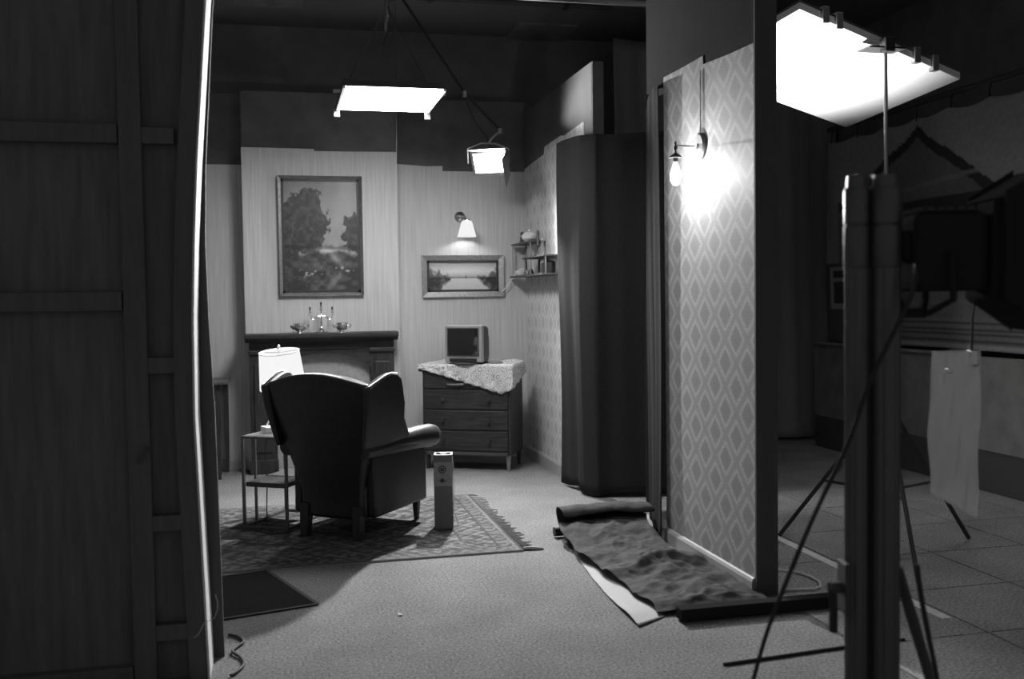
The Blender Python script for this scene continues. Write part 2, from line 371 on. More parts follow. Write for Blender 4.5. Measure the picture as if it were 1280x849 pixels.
# ------------------------------------------------------------------ near left scenery flat, seen from its unpainted back
sft = thing('scenery_flat', 'back of a large dark scenery flat with timber frame and pale edge', 'scenery flat', (-.27, 3.95, 0))
ZS = [0, .46, 1.01, 1.38, 1.68, 1.98, 2.6, 3.3]
XS = [-.285, -.298, -.314, -.310, -.298, -.280, -.232, -.17]       # bowed edge
XE = [-.245, -.250, -.258, -.272, -.277, -.268, -.226, -.16]
def pr(xl, xr, y0, y1, name, m):
    b = MB(); n = len(ZS)
    vs = [(x+.27, y-3.95, z) for y in (y0, y1) for xs in (xl, xr) for x, z in zip(xs, ZS)]
    fs = []
    for i in range(n-1):
        A, B, C, D = 0, n, 2*n, 3*n
        fs += [(A+i, B+i, B+i+1, A+i+1), (C+i, C+i+1, D+i+1, D+i), (A+i, A+i+1, C+i+1, C+i), (B+i, D+i, D+i+1, B+i+1)]
    fs += [(0, 2*n, 3*n, n), (n-1, 2*n-1, 4*n-1, 3*n-1)]
    b.add(vs, fs); return b.build(name, m, sft, smooth=None)
pr([-3.0]*8, [x-.010 for x in XS], 3.99, 4.02, 'plywood_sheet', 'ply_back')
pr([-3.0]*8, XE, 4.17, 4.20, 'black_return', 'black_timber')
pr([x-.008 for x in XS], XS, 3.93, 4.16, 'edge_strip', 'pale_edge')
pr([x-.075 for x in XS], [x-.008 for x in XS], 3.94, 3.99, 'stile', 'timber')
for x in (-.56, -1.25, -2.0):
    MB().box((x+.27, -.01, 0), (x+.08+.27, .04, 3.3)).build('stile', 'timber', sft, smooth=None, bevel=.003)
for z in (.16, .58, 1.18, 2.04, 2.62):
    MB().box((-.48+.27, -.008, z), (-.365+.27, .04, z+.06)).build('rail', 'timber', sft, smooth=None, bevel=.003)
for z in (0.0, 1.42, 2.04):
    MB().box((-1.17+.27, -.008, z), (-.565+.27, .04, z+.07)).build('rail', 'timber', sft, smooth=None, bevel=.003)
MB().bar((-.255, -.03, .85), (-.215, -.03, .905), .014, .012).build('pin_hinge', 'black_timber', sft)
b = MB().tube([(.012+.0, -.03, .33), (.02, -.032, .30), (.018, -.03, .27), (.006, -.03, .24), (-.03, -.03, .225), (-.055, -.028, .18), (-.07, -.028, .17)], .0012, 5)
b.build('loose_thread', 'cable_white', sft)

# ------------------------------------------------------------------ curtains
def curtain(name, path, z0, z1, m, label, amp, waves, wob=.015, seed=0):
    P = [Vector((x, y, 0)) for x, y in path]; L = [0]
    for i in range(1, len(P)): L.append(L[-1]+(P[i]-P[i-1]).length)
    rs = random.Random(seed); ph = [rs.random()*6 for _ in range(6)]
    def fn(u, v):
        d = u*L[-1]; i = max(k for k in range(len(P)-1) if L[k] <= d+1e-9)
        t = (d-L[i])/(L[i+1]-L[i]); p = P[i].lerp(P[i+1], t); q = (P[i+1]-P[i]).normalized(); nn = Vector((q.y, -q.x, 0))
        a = amp*(.45+.55*(1-v))
        w = a*math.sin(u*waves*6.283+ph[0]+.4*math.sin(v*3+ph[1])) + a*.45*math.sin(u*waves*2.3*6.283+ph[2]+v*1.5) + wob*math.sin(v*5+u*4+ph[3])
        z = z0+(z1-z0)*v
        if v == 0: z += .012*math.sin(u*17+ph[4])
        if v == 1: z += .012*math.sin(u*9+ph[5])
        return p + nn*w + Vector((0, 0, z))
    o = grid(90, 40, fn).build(name, m, smooth=180, solid=.004)
    return tag(o, label, 'curtain')
curtain('curtain', [(2.10, 7.32), (2.125, 6.86), (2.20, 6.74), (2.45, 6.70), (2.98, 6.66)], .03, 2.60, 'curtain', 'wide dark floor length curtain across the doorway in right wall', .012, 3.0, seed=3)
curtain('curtain', [(2.168, 5.43), (2.21, 5.70), (2.40, 6.25)], .02, 2.665, 'curtain_grey', 'narrow grey curtain strip hanging beside the near wallpapered wall', .014, 2.2, .006, seed=5)

# ------------------------------------------------------------------ fireplace, mantel ornaments, pictures
fp = thing('fireplace', 'dark wood fireplace surround with arched opening and moulded mantel', 'fireplace', (.359, 8.62, 0))
y0 = -.10
b = MB()
arch = [(-.43, 0)]
XO0, XO1, ZSP, ZC = -.40, .41, .87, .995
op = [(XO0, 0), (XO0, ZSP-.05), (XO0+.012, ZSP)] + [(XO0+(XO1-XO0)*t, ZSP+(ZC-ZSP)*math.sin(math.pi*t)**.55) for t in [i/16 for i in range(1, 16)]] + [(XO1-.012, ZSP), (XO1, ZSP-.05), (XO1, 0)]
def fx(y): return lambda u, z: (u, y, z)
# frieze above opening, built as strips between the arch and the top
top = 1.10
xs = [p[0] for p in op[2:-2]]; zs = [p[1] for p in op[2:-2]]
for i in range(len(xs)-1):
    poly = [(xs[i], zs[i]), (xs[i+1], zs[i+1]), (xs[i+1], top), (xs[i], top)]
    b.prism(poly, fx(y0), fx(y0+.06))
b.build('frieze', 'wood_dark', fp, smooth=None)
for s in (-1, 1):
    x0, x1 = (-.60, XO0+.012) if s < 0 else (XO1-.012, .60)
    pl = MB().box((x0, y0, 0), (x1, -.002, top)).build('pilaster', 'wood_dark_v', fp, smooth=None, bevel=.006)
    MB().box((x0+.035, y0-.014, .18), (x1-.04, y0, .92)).build('raised_panel', 'wood_dark_v', pl, smooth=None, bevel=.006)
    MB().box((x0-.012, y0-.022, 0), (x1+.008, y0+.02, .12)).build('plinth', 'wood_dark_v', pl, smooth=None, bevel=.005)
    MB().box((x0-.008, y0-.02, 1.0), (x1+.008, y0+.02, 1.035)).build('capital', 'wood_dark', pl, smooth=None, bevel=.006)
MB().box((-.30, y0-.010, 1.03), (.30, y0+.01, 1.075)).build('frieze_panel', 'wood_dark', fp, smooth=None, bevel=.005)
prof = [(0, 1.10), (-.03, 1.10), (-.06, 1.125), (-.10, 1.13), (-.105, 1.145), (-.105, 1.168), (-.095, 1.173), (.095, 1.173), (.095, 1.10)]
MB().prism(prof, lambda u, z: (-.632, y0+u, z), lambda u, z: (.632, y0+u, z)).build('mantel_shelf', 'wood_dark', fp, smooth=None, bevel=.003)
MB().box((XO0, -.02, 0), (XO1, -.008, 1.0)).build('fireback', 'firebox', fp, smooth=None)
MB().box((XO0+.012, y0-.02, 0), (XO1-.012, -.02, .03)).build('hearth', 'low_wall', fp, smooth=None, bevel=.005)

ZM = 1.173
cd = thing('candelabra', 'three branched silver candelabra in the middle of the mantelpiece', 'candelabra', (.353, 8.50, ZM), R(4))
MB().lathe([(.001, 0), (.055, 0), (.056, .008), (.045, .016), (.022, .03), (.012, .05), (.008, .07)]).build('base', 'silver', cd)
MB().lathe([(.008, .07), (.012, .085), (.007, .10), (.0065, .13), (.012, .145), (.007, .155), (.007, .18), (.010, .19)]).build('stem', 'silver', cd)
for s in (-1, 1):
    MB().tube([(0, 0, .135), (s*.03, 0, .140), (s*.05, 0, .125), (s*.062, 0, .112), (s*.080, 0, .115), (s*.090, 0, .135), (s*.092, 0, .15)], .0045, 8).build('arm', 'silver', cd)
for x, z in ((-.092, .145), (0, .185), (.092, .145)):
    c = MB().lathe([(.002, 0), (.016, .004), (.018, .010), (.009, .014), (.010, .035), (.013, .038), (.013, .042), (.004, .044)], (x, 0, z), 14).build('candle_cup', 'silver', cd)
    MB().lathe([(.006, .04), (.007, .052), (.010, .06), (.007, .07), (.001, .074)], (x, 0, z), 10).build('snuffer_cap', 'metal_dark', c)
def bowl(name, x, label, spout, group):
    t = thing(name, label, 'silver bowl', (x, 8.50, ZM), 0, group)
    MB().lathe([(.001, 0), (.028, 0), (.026, .006), (.016, .012), (.036, .022), (.050, .044), (.052, .066), (.048, .080), (.045, .080), (.046, .060), (.001, .022)], n=20).build('body', 'silver', t)
    MB().tube([(.046, 0, .045), (.066, 0, .062), (.078, 0, .070), (.075, 0, .050), (.055, 0, .034), (.042, 0, .032)], .004, 8).build('handle', 'silver', t)
    if spout: MB().tube([(-.04, 0, .040), (-.06, 0, .052), (-.074, 0, .060)], [.016, .011, .008], 10).build('spout', 'metal_dark', t)
    else: MB().tube([(-.046, 0, .045), (-.066, 0, .062), (-.076, 0, .066), (-.072, 0, .05), (-.055, 0, .034)], .004, 8).build('handle', 'silver', t)
bowl('cream_jug', .172, 'small silver cream jug left of the candelabra', True, None)
bowl('sugar_bowl', .520, 'small silver two handled bowl right of the candelabra', False, None)

def frame_parts(t, w, h, fw, depth, outer, inner):
    for s, nm in ((-1, 0), (1, 0)):
        poly = [(s*w/2, -h/2), (s*(w/2-fw), -h/2+fw), (s*(w/2-fw), h/2-fw), (s*w/2, h/2)]
        o = MB()
        o.prism(poly, lambda u, z: (u, 0, z), lambda u, z: (u, -depth*(1 if abs(u) > w/2-fw*.5 else .45), z)); o.build('frame_rail', outer, t, smooth=None, bevel=.003)
        poly = [(-w/2, s*h/2), (-w/2+fw, s*(h/2-fw)), (w/2-fw, s*(h/2-fw)), (w/2, s*h/2)]
        o = MB(); o.prism(poly, lambda u, z: (u, 0, z), lambda u, z: (u, -depth*(1 if abs(z) > h/2-fw*.5 else .45), z)); o.build('frame_rail', outer, t, smooth=None, bevel=.003)
    g = .020; wi, hi = w/2-fw, h/2-fw
    o = MB()
    for s in (-1, 1):
        o.box((s*wi-.001 if s < 0 else s*wi-g, -depth*.40, -hi), (s*wi+g if s < 0 else s*wi+.001, -.004, hi))
        o.box((-wi, -depth*.40, s*hi if s < 0 else s*hi-g), (wi, -.004, s*hi+g if s < 0 else s*hi))
    o.build('inner_slip', inner, t, smooth=None)
def canvas(t, w, h, nx, ny, fn):
    o = grid(nx, ny, lambda u, v: ((u-.5)*w, -.008, (v-.5)*h)).build('canvas', 'painting', t, smooth=None)
    vs, us = np.mgrid[0:ny+1, 0:nx+1]; u = us/nx; v = vs/ny
    paint(o, fn(u, v)); return o
def landscape_woods(u, v):
    g = .13 + .10*fbm(u, v, 5, 1) + .06*u - .05*smooth(v, .75, 1)
    n1 = fbm(u, v*1.4, 13, 2, 5)-.5; n2 = fbm(u, v*1.4, 16, 7, 5)-.5
    leaf = .014 + .075*fbm(u, v*1.4, 24, 4, 3)**2.4
    for cx, cy, rx, ry, n in ((.30, .80, .20, .14, n1), (.20, .66, .22, .20, n2), (.40, .62, .20, .17, n1), (.52, .60, .12, .07, n2), (.14, .46, .24, .18, n1), (.36, .46, .14, .16, n2), (.92, .58, .14, .10, n2), (.93, .46, .17, .13, n1)):
        t = ((u-cx)/rx)**2+((v-cy)/ry)**2+2.6*n
        k = 1-smooth(t, .80, 1.05); g = g*(1-k)+leaf*k
    for x0, w, sl in ((.40, .010, .05), (.44, .008, -.03), (.12, .012, .06)):
        k = np.exp(-((u-x0-sl*(v-.4)-.02*np.sin(v*25))/w)**2)*((v > .34) & (v < .62)); g = g*(1-.6*k)+.05*k*(x0 < .3)
    far = smooth(v+.03*n1, .375, .39)*(1-smooth(v+.06*n2, .40, .43)); g = g*(1-.6*far)
    k = 1-smooth(v+.10*n1, .33, .38); ground = .02+.16*np.clip(fbm(u, v*2, 12, 6, 5)-.38, 0, 1)**1.1; g = g*(1-k)+ground*k
    wat = np.exp(-(((u-.55)/.11)**2+((v-.37+.08*(u-.6))/.018)**2)); g = g+.20*wat
    path = np.exp(-(((u-.64-.9*(.34-v))/.05)**2+((v-.31)/.05)**2)); g = g+.16*path
    path = np.exp(-(((u-.68+1.1*(.12-v))/.05)**2+((v-.10)/.06)**2)); g = g+.10*path*(.4+1.2*fbm(u, v, 25, 15))
    sp = smooth(fbm(u, v*1.4, 26, 8, 2), .66, .8)*(np.exp(-(((v-.18)/.05)**2+((u-.30)/.20)**2))+np.exp(-(((v-.20)/.04)**2+((u-.80)/.12)**2))); g = g+.28*sp
    return g*1.15
def lake_view(u, v):
    n1 = fbm(u*2.2, v, 8, 12, 4)-.5
    g = .26+.26*np.exp(-((v-.66)/.16)**2)+.10*(fbm(u*1.5, v*5, 4, 11)-.5)
    e = np.abs(u-.52)*2
    tr = smooth(e+.9*n1-1.4*np.abs(v-.40), .30, .62)*(1-smooth(v-.22*e, .46, .66)); g = g*(1-.78*tr)
    hor = np.exp(-((v-.44+.03*n1)/.030)**2); g = g*(1-.70*hor)
    bank = (v < .43)*1.0; lake = (1-smooth(((u-.52)/(.20+.35*(.43-v)))**2+.7*n1, .75, 1.15))*bank
    land = bank-lake; g = g*(1-.62*np.clip(land, 0, 1)); g = g*(1-lake)+lake*(.46+.2*(v-.2))
    boat = np.exp(-(((u-.54)/.010)**2+((v-.47)/.055)**2)); g = g*(1-.85*boat)
    return g*1.15
p1 = thing('landscape_painting', 'tall framed dark landscape painting of trees above the mantelpiece', 'painting', (.370, 8.618, 1.988), 0)
frame_parts(p1, .70, 1.01, .026, .04, 'frame_gold', 'frame_dark'); canvas(p1, .65, .96, 150, 220, landscape_woods)
p2 = thing('landscape_painting', 'wide framed lake landscape painting above the television', 'painting', (1.62, 8.798, 1.642), 0)
frame_parts(p2, .745, .375, .048, .032, 'frame_light', 'frame_dark'); canvas(p2, .655, .285, 140, 70, lake_view)

# back wall sconce with its glass shade
bs = thing('wall_sconce', 'brass wall lamp with white glass shade on pale back wall', 'wall lamp', (1.60, 8.80, 2.17))
rx = Matrix.Rotation(R(90), 4, 'X')
MB().lathe([(.001, 0), (.046, 0), (.048, .008), (.040, .02), (.016, .032), (.012, .04)], m=rx, n=24).build('back_plate', 'brass', bs)
MB().tube([(0, -.03, 0), (.005, -.09, .0), (.02, -.13, -.012), (.035, -.14, -.035)], .010, 10).build('arm', 'brass', bs)
MB().lathe([(.030, 0), (.034, -.01), (.022, -.02), (.022, .0)], (.036, -.14, -.03), 16).build('shade_holder', 'brass', bs)
MB().lathe([(.040, -.045), (.048, -.055), (.084, -.185), (.081, -.185), (.046, -.060), (.036, -.05)], (.036, -.14, .0), 24, cap=False).build('glass_shade', 'opal_glow', bs)
light('POINT', 'bulb', (.036, -.14, -.14), bs, BACK_SCONCE_WATT, .02)

# ------------------------------------------------------------------ chest of drawers with its cloth and television
CA = R(-28)
ch = thing('chest_of_drawers', 'dark wooden chest of drawers in the corner under lace cloth', 'chest', (1.612, 8.362, 0), CA)
HW, HD = .385, .20
MB().box((-HW, -HD, .13), (HW, HD, .86)).build('body', 'wood_dark', ch, smooth=None, bevel=.004)
MB().box((-HW-.012, -HD-.014, .86), (HW+.012, HD+.005, .885)).build('top', 'wood_dark', ch, smooth=None, bevel=.005)
for s in (-1, 1):
    for q in (-1, 1):
        MB().lathe([(.016, 0), (.026, .13)], (s*(HW-.03), q*(HD-.03), 0), 4, m=Matrix.Rotation(R(45), 4, 'Z')).build('leg', 'wood_foot' if (s, q) == (1, -1) else 'wood_dark_v', ch, smooth=None)
MB().box((-HW+.03, -HD-.008, .125), (HW-.03, -HD+.01, .16)).build('apron', 'wood_mid', ch, smooth=None, bevel=.004)
for i, (z0, z1) in enumerate(((.165, .332), (.342, .505), (.515, .678), (.688, .845))):
    d = MB().box((-HW+.022, -HD-.016, z0), (HW-.022, -HD+.002, z1)).build('drawer', 'wood_dark', ch, smooth=None, bevel=.006)
    for s in ((-1, 1) if i < 3 else ()):
        MB().lathe([(.001, .0), (.008, 0), (.008, .010), (.017, .016), (.016, .024), (.001, .027)], (s*.20, -HD-.016, (z0+z1)/2), 12, m=rx).build('knob', 'wood_dark_v', d)
MB().tube([(-.16, -HD-.016, .730), (-.15, -HD-.036, .727), (-.08, -HD-.040, .725), (-.01, -HD-.036, .727), (.0, -HD-.016, .730)], .009, 8).build('drawer_pull', 'brass', ch)
# cloth: a thin lace sheet with an uneven drop: shallow on the left, a hanging corner at the right
def cloth_fn(u, v):
    # u along the width, v: 0 = free front edge, 1 = back
    x = -HW-.03+(2*HW+.06)*u
    n = .006*math.sin(u*31+v*9)+.004*math.sin(u*57-v*21)
    if v >= .5:
        t = (v-.5)/.5
        return Vector((x, -HD-.022+(2*HD+.02)*t, .8895+abs(n)*.5*(1 if t > .05 else .3)+(.02*math.sin(u*9)**2 if t > .8 else 0)))
    t = 1-v/.5
    drop = .03+.205*max(0, min(1, (u-.02)/.86))**1.05
    if u > .88: drop -= (u-.88)*.35
    drop += .009*abs(math.sin(u*34))
    return Vector((x, -HD-.024-.010*t+n*t, .888-drop*t))
lc = grid(64, 24, cloth_fn)
def side_fn(u, v):   # right hand side drop
    y = -HD-.024+(2*HD+.02)*u; drop = .19*(1-u*.55)+.008*abs(math.sin(u*20)); n = .006*math.sin(u*23+v*5)
    return Vector((HW+.032+n*v, y, .888-drop*v))
def side_l(u, v):
    y = -HD-.024+(2*HD+.02)*u; drop = .05+.05*u+.008*abs(math.sin(u*20)); n = .006*math.sin(u*23+v*5)
    return Vector((-HW-.032-n*v, y, .888-drop*v))
cl = thing('lace_tablecloth', 'white lace cloth with scalloped corner draped on the chest', 'tablecloth', (1.612, 8.362, 0), CA)
o = lc.build('top_sheet', 'lace', cl, smooth=180, solid=.002)
grid(30, 10, side_fn).build('side_drop', 'lace', cl, smooth=180, solid=.002); grid(30, 6, side_l).build('side_drop', 'lace', cl, smooth=180, solid=.002)

tv = thing('television', 'small grey box television standing on the lace cloth', 'television', (1.600, 8.330, .896), R(-34))
w, h = .170, .325
MB().box((-w, -.185, .012), (w, -.13, h)).build('front_bezel', 'tv_plastic', tv, smooth=None, bevel=.010)
sc = grid(24, 20, lambda u, v: ((u-.5)*.272, -.186-.010*(1-(2*u-1)**2*.6-(2*v-1)**2*.4), .072+.222*v)).build('screen', 'tv_screen', tv, smooth=180)
fr = MB()
for a, c in (((-.145, -.190, .064), (.145, -.180, .072)), ((-.145, -.190, .294), (.145, -.180, .302)), ((-.145, -.190, .064), (-.136, -.180, .302)), ((.136, -.190, .064), (.145, -.180, .302))): fr.box(a, c)
fr.build('screen_surround', 'tv_dark', tv, smooth=None)
MB().box((-.125, -.189, .018), (.125, -.18, .048)).build('speaker_slot', 'plastic_black', tv, smooth=None, bevel=.006)
MB().box((-.012, -.190, .054), (.012, -.184, .060)).build('badge', 'metal_grey', tv, smooth=None)
bk = MB(); lv = [(-.13, .172, .012, .314), (-.06, .170, .014, .312), (0.0, .155, .02, .295), (.06, .128, .03, .262), (.14, .105, .04, .215)]
vs = []; fs = []
for y, hw, za, zb in lv: vs += [(-hw, y, za), (hw, y, za), (hw, y, zb), (-hw, y, zb)]
for i in range(len(lv)-1):
    for k in range(4): fs.append((i*4+k, i*4+(k+1) % 4, i*4+4+(k+1) % 4, i*4+4+k))
fs += [(0, 1, 2, 3), (16, 17, 18, 19)]
bk.add(vs, fs).build('rear_shell', 'tv_dark', tv, smooth=30, bevel=.012)
MB().lathe([(.16, 0), (.165, .006), (.14, .014)], (0, -.06, -.002), 24).build('base', 'tv_dark', tv)
rc = thing('remote_control', 'small pale remote control lying beside the television', 'remote', (1.775, 8.14, .894), R(20))
MB().box((-.055, -.016, .0), (.055, .016, .014)).build('case', 'tv_plastic', rc, smooth=None, bevel=.005)
for i in range(5): MB().box((-.04+.018*i, -.008, .014), (-.032+.018*i, .008, .017)).build('button', 'plastic_black', rc, smooth=None)

# ------------------------------------------------------------------ stepped wall shelf with ornaments and the white cord
ws = thing('wall_shelf', 'stepped wooden wall shelf of ornaments on the diamond wallpaper', 'shelf', (2.20, 8.2, 1.62))
for nm, a, c in (('shelf_board', (-.16, -.58, 0), (-.002, .56, .016)), ('shelf_board', (-.15, -.58, .150), (-.002, .12, .164)), ('shelf_board', (-.14, -.12, .288), (-.002, .56, .302))):
    MB().box(a, c).build(nm, 'wood_mid', ws, smooth=None, bevel=.003)
for y, z0, z1 in ((-.57, .016, .150), (-.10, .016, .288), (.10, .016, .150), (.54, .016, .288)):
    MB().tube([(-.13, y, z0), (-.13, y, z1)], .006, 8).build('spindle', 'brass', ws)
    MB().box((-.012, y-.008, z0), (-.002, y+.008, z1)).build('bracket', 'wood_mid', ws, smooth=None)
MB().box((-.004, -.58, .016), (-.0015, .12, .150)).build('mirror_back', 'chrome', ws, smooth=None)
def ornament(name, prof, y, z, m, label, cat, x=2.12, extra=None):
    t = thing(name, label, cat, (x, y, z)); MB().lathe(prof, n=18).build('body', m, t)
    if extra: extra(t)
    return t
Z0, Z1, Z2 = 1.637, 1.785, 1.923
def head(t):
    MB().lathe([(.001, .06), (.016, .066), (.020, .082), (.014, .098), (.001, .103)], n=12).build('head', 'ceramic_dark', t)
    MB().tube([(0, 0, .05), (.0, .025, .04), (0, .03, .015)], .008, 8).build('arm', 'ceramic_dark', t)
ornament('figurine', [(.001, 0), (.03, 0), (.028, .012), (.018, .03), (.022, .05), (.012, .064), (.001, .066)], 8.58, Z2, 'ceramic_dark', 'dark figurine on the top step of the wall shelf', 'figurine', extra=head)
ornament('ginger_jar', [(.001, 0), (.035, 0), (.062, .025), (.066, .05), (.045, .078), (.022, .088), (.001, .09)], 8.34, Z2, 'ceramic', 'round white lidded pot on the top shelf step', 'pot', extra=lambda t: MB().lathe([(.001, .088), (.012, .09), (.010, .104), (.001, .106)], n=12).build('lid_knob', 'ceramic', t))
ornament('candlestick', [(.001, 0), (.040, 0), (.036, .010), (.012, .02), (.009, .08), (.014, .09), (.010, .10), (.014, .20), (.008, .215), (.001, .217)], 8.04, Z1, 'ceramic_dark', 'slim dark candlestick rising from the middle shelf step', 'candlestick')
for k, (y, x, lab) in enumerate(((8.24, 2.10, 'clear cut glass decanter left of the slim candlestick'), (7.94, 2.13, 'clear cut glass decanter right of the slim candlestick'))):
    ornament('decanter', [(.001, 0), (.035, 0), (.040, .02), (.036, .06), (.014, .085), (.012, .11), (.020, .115)], y, Z1, 'clear_glass', lab, 'decanter', x, lambda t: MB().lathe([(.001, .112), (.010, .116), (.018, .13), (.010, .146), (.001, .148)], n=10).build('stopper', 'silver', t))
ornament('tea_caddy', [(.001, 0), (.058, 0), (.062, .02), (.062, .085), (.045, .10), (.001, .105)], 7.74, Z0, 'ceramic_dark', 'dark squat jar at the near end of lowest shelf', 'jar', extra=lambda t: MB().lathe([(.001, .103), (.012, .105), (.012, .118), (.001, .12)], n=12).build('lid_knob', 'ceramic_dark', t))
ornament('bell', [(.034, 0), (.028, .012), (.022, .035), (.012, .048), (.004, .052), (.005, .075), (.001, .08)], 8.22, Z0, 'metal_dark', 'small dark hand bell on the lowest shelf', 'bell', 2.10)
ornament('teacup', [(.001, 0), (.022, 0), (.036, .02), (.042, .045), (.039, .045), (.030, .02), (.001, .006)], 8.56, Z0, 'ceramic', 'white teacup by the wall corner on lowest shelf', 'cup', 2.10, lambda t: MB().tube([(-.036, 0, .038), (-.056, 0, .036), (-.054, 0, .016), (-.03, 0, .012)], .004, 8).build('handle', 'ceramic', t))
cw = MB().tube(cat([(1.965, 8.76, 1.50), (2.0, 8.75, 1.53), (2.05, 8.74, 1.60), (2.09, 8.73, 1.665), (2.13, 8.72, 1.695), (2.16, 8.71, 1.70), (2.175, 8.67, 1.68), (2.17, 8.62, 1.645)]), .004, 8).build('picture_cord', 'cable_white'); tag(cw, 'thin white cord looping from lake painting to the wall shelf', 'cord')

# ------------------------------------------------------------------ rug, mat
RX0, RX1, RY0, RY1 = -1.25, 1.33, 5.45, 7.13
NX, NY = 420, 280
rg = thing('persian_rug', 'fringed patterned rug lying under the black armchair', 'rug', ((RX0+RX1)/2, (RY0+RY1)/2, 0))
cx, cy = (RX0+RX1)/2, (RY0+RY1)/2
rs = random.Random(2)
top_ = grid(NX, NY, lambda u, v: (RX0+(RX1-RX0)*u-cx, RY0+(RY1-RY0)*v-cy, .010+.0015*math.sin(u*40)*math.sin(v*23)))
o = top_.build('pile', 'rug_pile', rg, smooth=180)
vv, uu = np.mgrid[0:NY+1, 0:NX+1]; X = uu/NX*(RX1-RX0); Y = vv/NY*(RY1-RY0)
dx = np.minimum(X, (RX1-RX0)-X); dy = np.minimum(Y, (RY1-RY0)-Y); d = np.minimum(dx, dy)
mx = np.abs(X-(RX1-RX0)/2); my = np.abs(Y-(RY1-RY0)/2)
nz = fbm(X, Y, 38, 21, 2)-.5; nz2 = fbm(X, Y, 60, 25, 1)-.5
med = np.sin(mx*31)*np.sin(my*37)+.7*np.sin(mx*63+my*17)*np.sin(my*71-mx*11)+3.2*nz+1.8*nz2
g = np.where(med > .9, .34, np.where(med > .1, .20, np.where(med > -.7, .13, .07)))
al = np.where(dx < dy, Y, X)
bm_ = np.sin(al*47)*np.cos((d-.2)*50)+.6*np.sin(al*94+d*80)+3.0*nz+1.6*nz2
bord = np.where(bm_ > .8, .36, np.where(bm_ > 0, .24, np.where(bm_ > -.8, .15, .08)))
g = np.where(d < .30, bord, g)
g = np.where((d > .295) & (d < .310), .09, g); g = np.where((d > .115) & (d < .127), .08, g)
g = np.where(d < .115, np.where(np.sin(al*80)*np.sin(d*55)+2.4*nz > 0, .28, .13), g)
g = np.where((d > .018) & (d < .034), .33, g); g = np.where(d < .018, .10, g)
paint(o, g*.42*(.7+.6*fbm(X, Y, 5, 24)))
MB().box((RX0-cx, RY0-cy, .0005), (RX1-cx, RY1-cy, .0085)).build('backing', 'fringe', rg, smooth=None)
for i in range(52):
    y = RY0+.02+(RY1-RY0-.04)*i/51-cy; L = rs.uniform(.05, .095); a = rs.uniform(-.025, .025); k = rs.uniform(-.012, .012)
    MB().tube([(RX1-cx-.004, y, .006), (RX1-cx+L*.5, y+k, .005), (RX1-cx+L, y+a, .004)], [.0045, .004, .0025], 5).build('fringe_tassel', 'metal_dark' if i in (0, 3, 51) else 'fringe', rg)
MB().tube([(RX1-cx+.01, RY0-cy+.035, .006), (RX1-cx+.05, RY0-cy+.02, .012), (RX1-cx+.12, RY0-cy+.01, .006)], [.012, .012, .006], 6).build('fringe_tassel', 'fringe', rg)
mt = thing('floor_mat', 'plain black rubber mat on carpet before the rug', 'mat', (-.45, 4.95, 0))
P = [(-.09, 5.435), (.15, 4.76), (-.98, 4.47), (-1.15, 5.20)]
mm = MB(); mm.prism([(x+.45, y-4.95) for x, y in P], lambda u, v: (u, v, .001), lambda u, v: (u, v, .007)); mm.build('sheet', 'mat_rubber', mt, smooth=None)
pb = [(x+.45, y-4.95) for x, y in P]
for i in range(4): MB().bar((*pb[i], .006), (*pb[(i+1) % 4], .006), .018, .006).build('edge_binding', 'rubber', mt)

# ------------------------------------------------------------------ armchair
ac = thing('armchair', 'black leather wingback armchair seen from behind, facing the television', 'armchair', (.455, 6.279, .0115), R(-37))
MB().box((-.235, -.26, .13), (.235, .40, .33)).build('seat_frame', 'leather', ac, smooth=60, bevel=.02)
MB().box((-.23, -.24, .33), (.23, .42, .47)).build('seat_cushion', 'leather', ac, smooth=60, bevel=.045)
for s in (-1, 1):
    MB().lathe([(.018, 0), (.032, .19)], (s*.23, .35, 0), 4, m=Matrix.Rotation(R(45), 4, 'Z')).build('leg', 'wood_dark_v', ac, smooth=None)
    MB().add([(s*.188+q*.024, -.285+p*.024, 0) for q, p in ((-1,-1),(1,-1),(1,1),(-1,1))]+[(s*.188+q*.030, -.265+p*.032, .20) for q, p in ((-1,-1),(1,-1),(1,1),(-1,1))], [(3,2,1,0),(4,5,6,7),(0,1,5,4),(1,2,6,5),(2,3,7,6),(3,0,4,7)]).build('leg', 'wood_dark_v', ac, smooth=None)
# back: a thick raked panel with a camel crest, wider at the top
def back_w(z): return .215+.145*smooth(np.array(z), .20, .88)
def crest(t): return .945+.060*math.cos(max(-1, min(1, t/.95))*math.pi/2)**1.0
NB = 20; bb = MB(); vs = []
def rake(z): return -.27-.17*max(0, z-.25)/.75
for side in (0, 1):
    for j in range(13):
        for i in range(NB+1):
            t = -1+2*i/NB; ztop = crest(t); z = .12+(ztop-.12)*(j/12); w_ = float(back_w(z)); x = t*w_
            thick = .13*(1-.30*abs(t)**4)*(1-.25*(j/12)**6)
            y = rake(z) + (-.035*(1-t*t) if side == 0 else thick)
            vs.append((x, y, z))
n1 = NB+1; N0 = 13*n1; fs = []
for j in range(12):
    for i in range(NB):
        a = j*n1+i; fs.append((a, a+1, a+n1+1, a+n1)); fs.append((N0+a, N0+a+n1, N0+a+n1+1, N0+a+1))
for i in range(NB):
    fs.append((i, N0+i, N0+i+1, i+1)); a = 12*n1+i; fs.append((a, a+1, N0+a+1, N0+a))
for j in range(12):
    a = j*n1; fs.append((a, a+n1, N0+a+n1, N0+a)); a = j*n1+NB; fs.append((a, N0+a, N0+a+n1, a+n1))
bk = bb.add(vs, fs).build('backrest', 'leather', ac, smooth=50, bevel=.02)
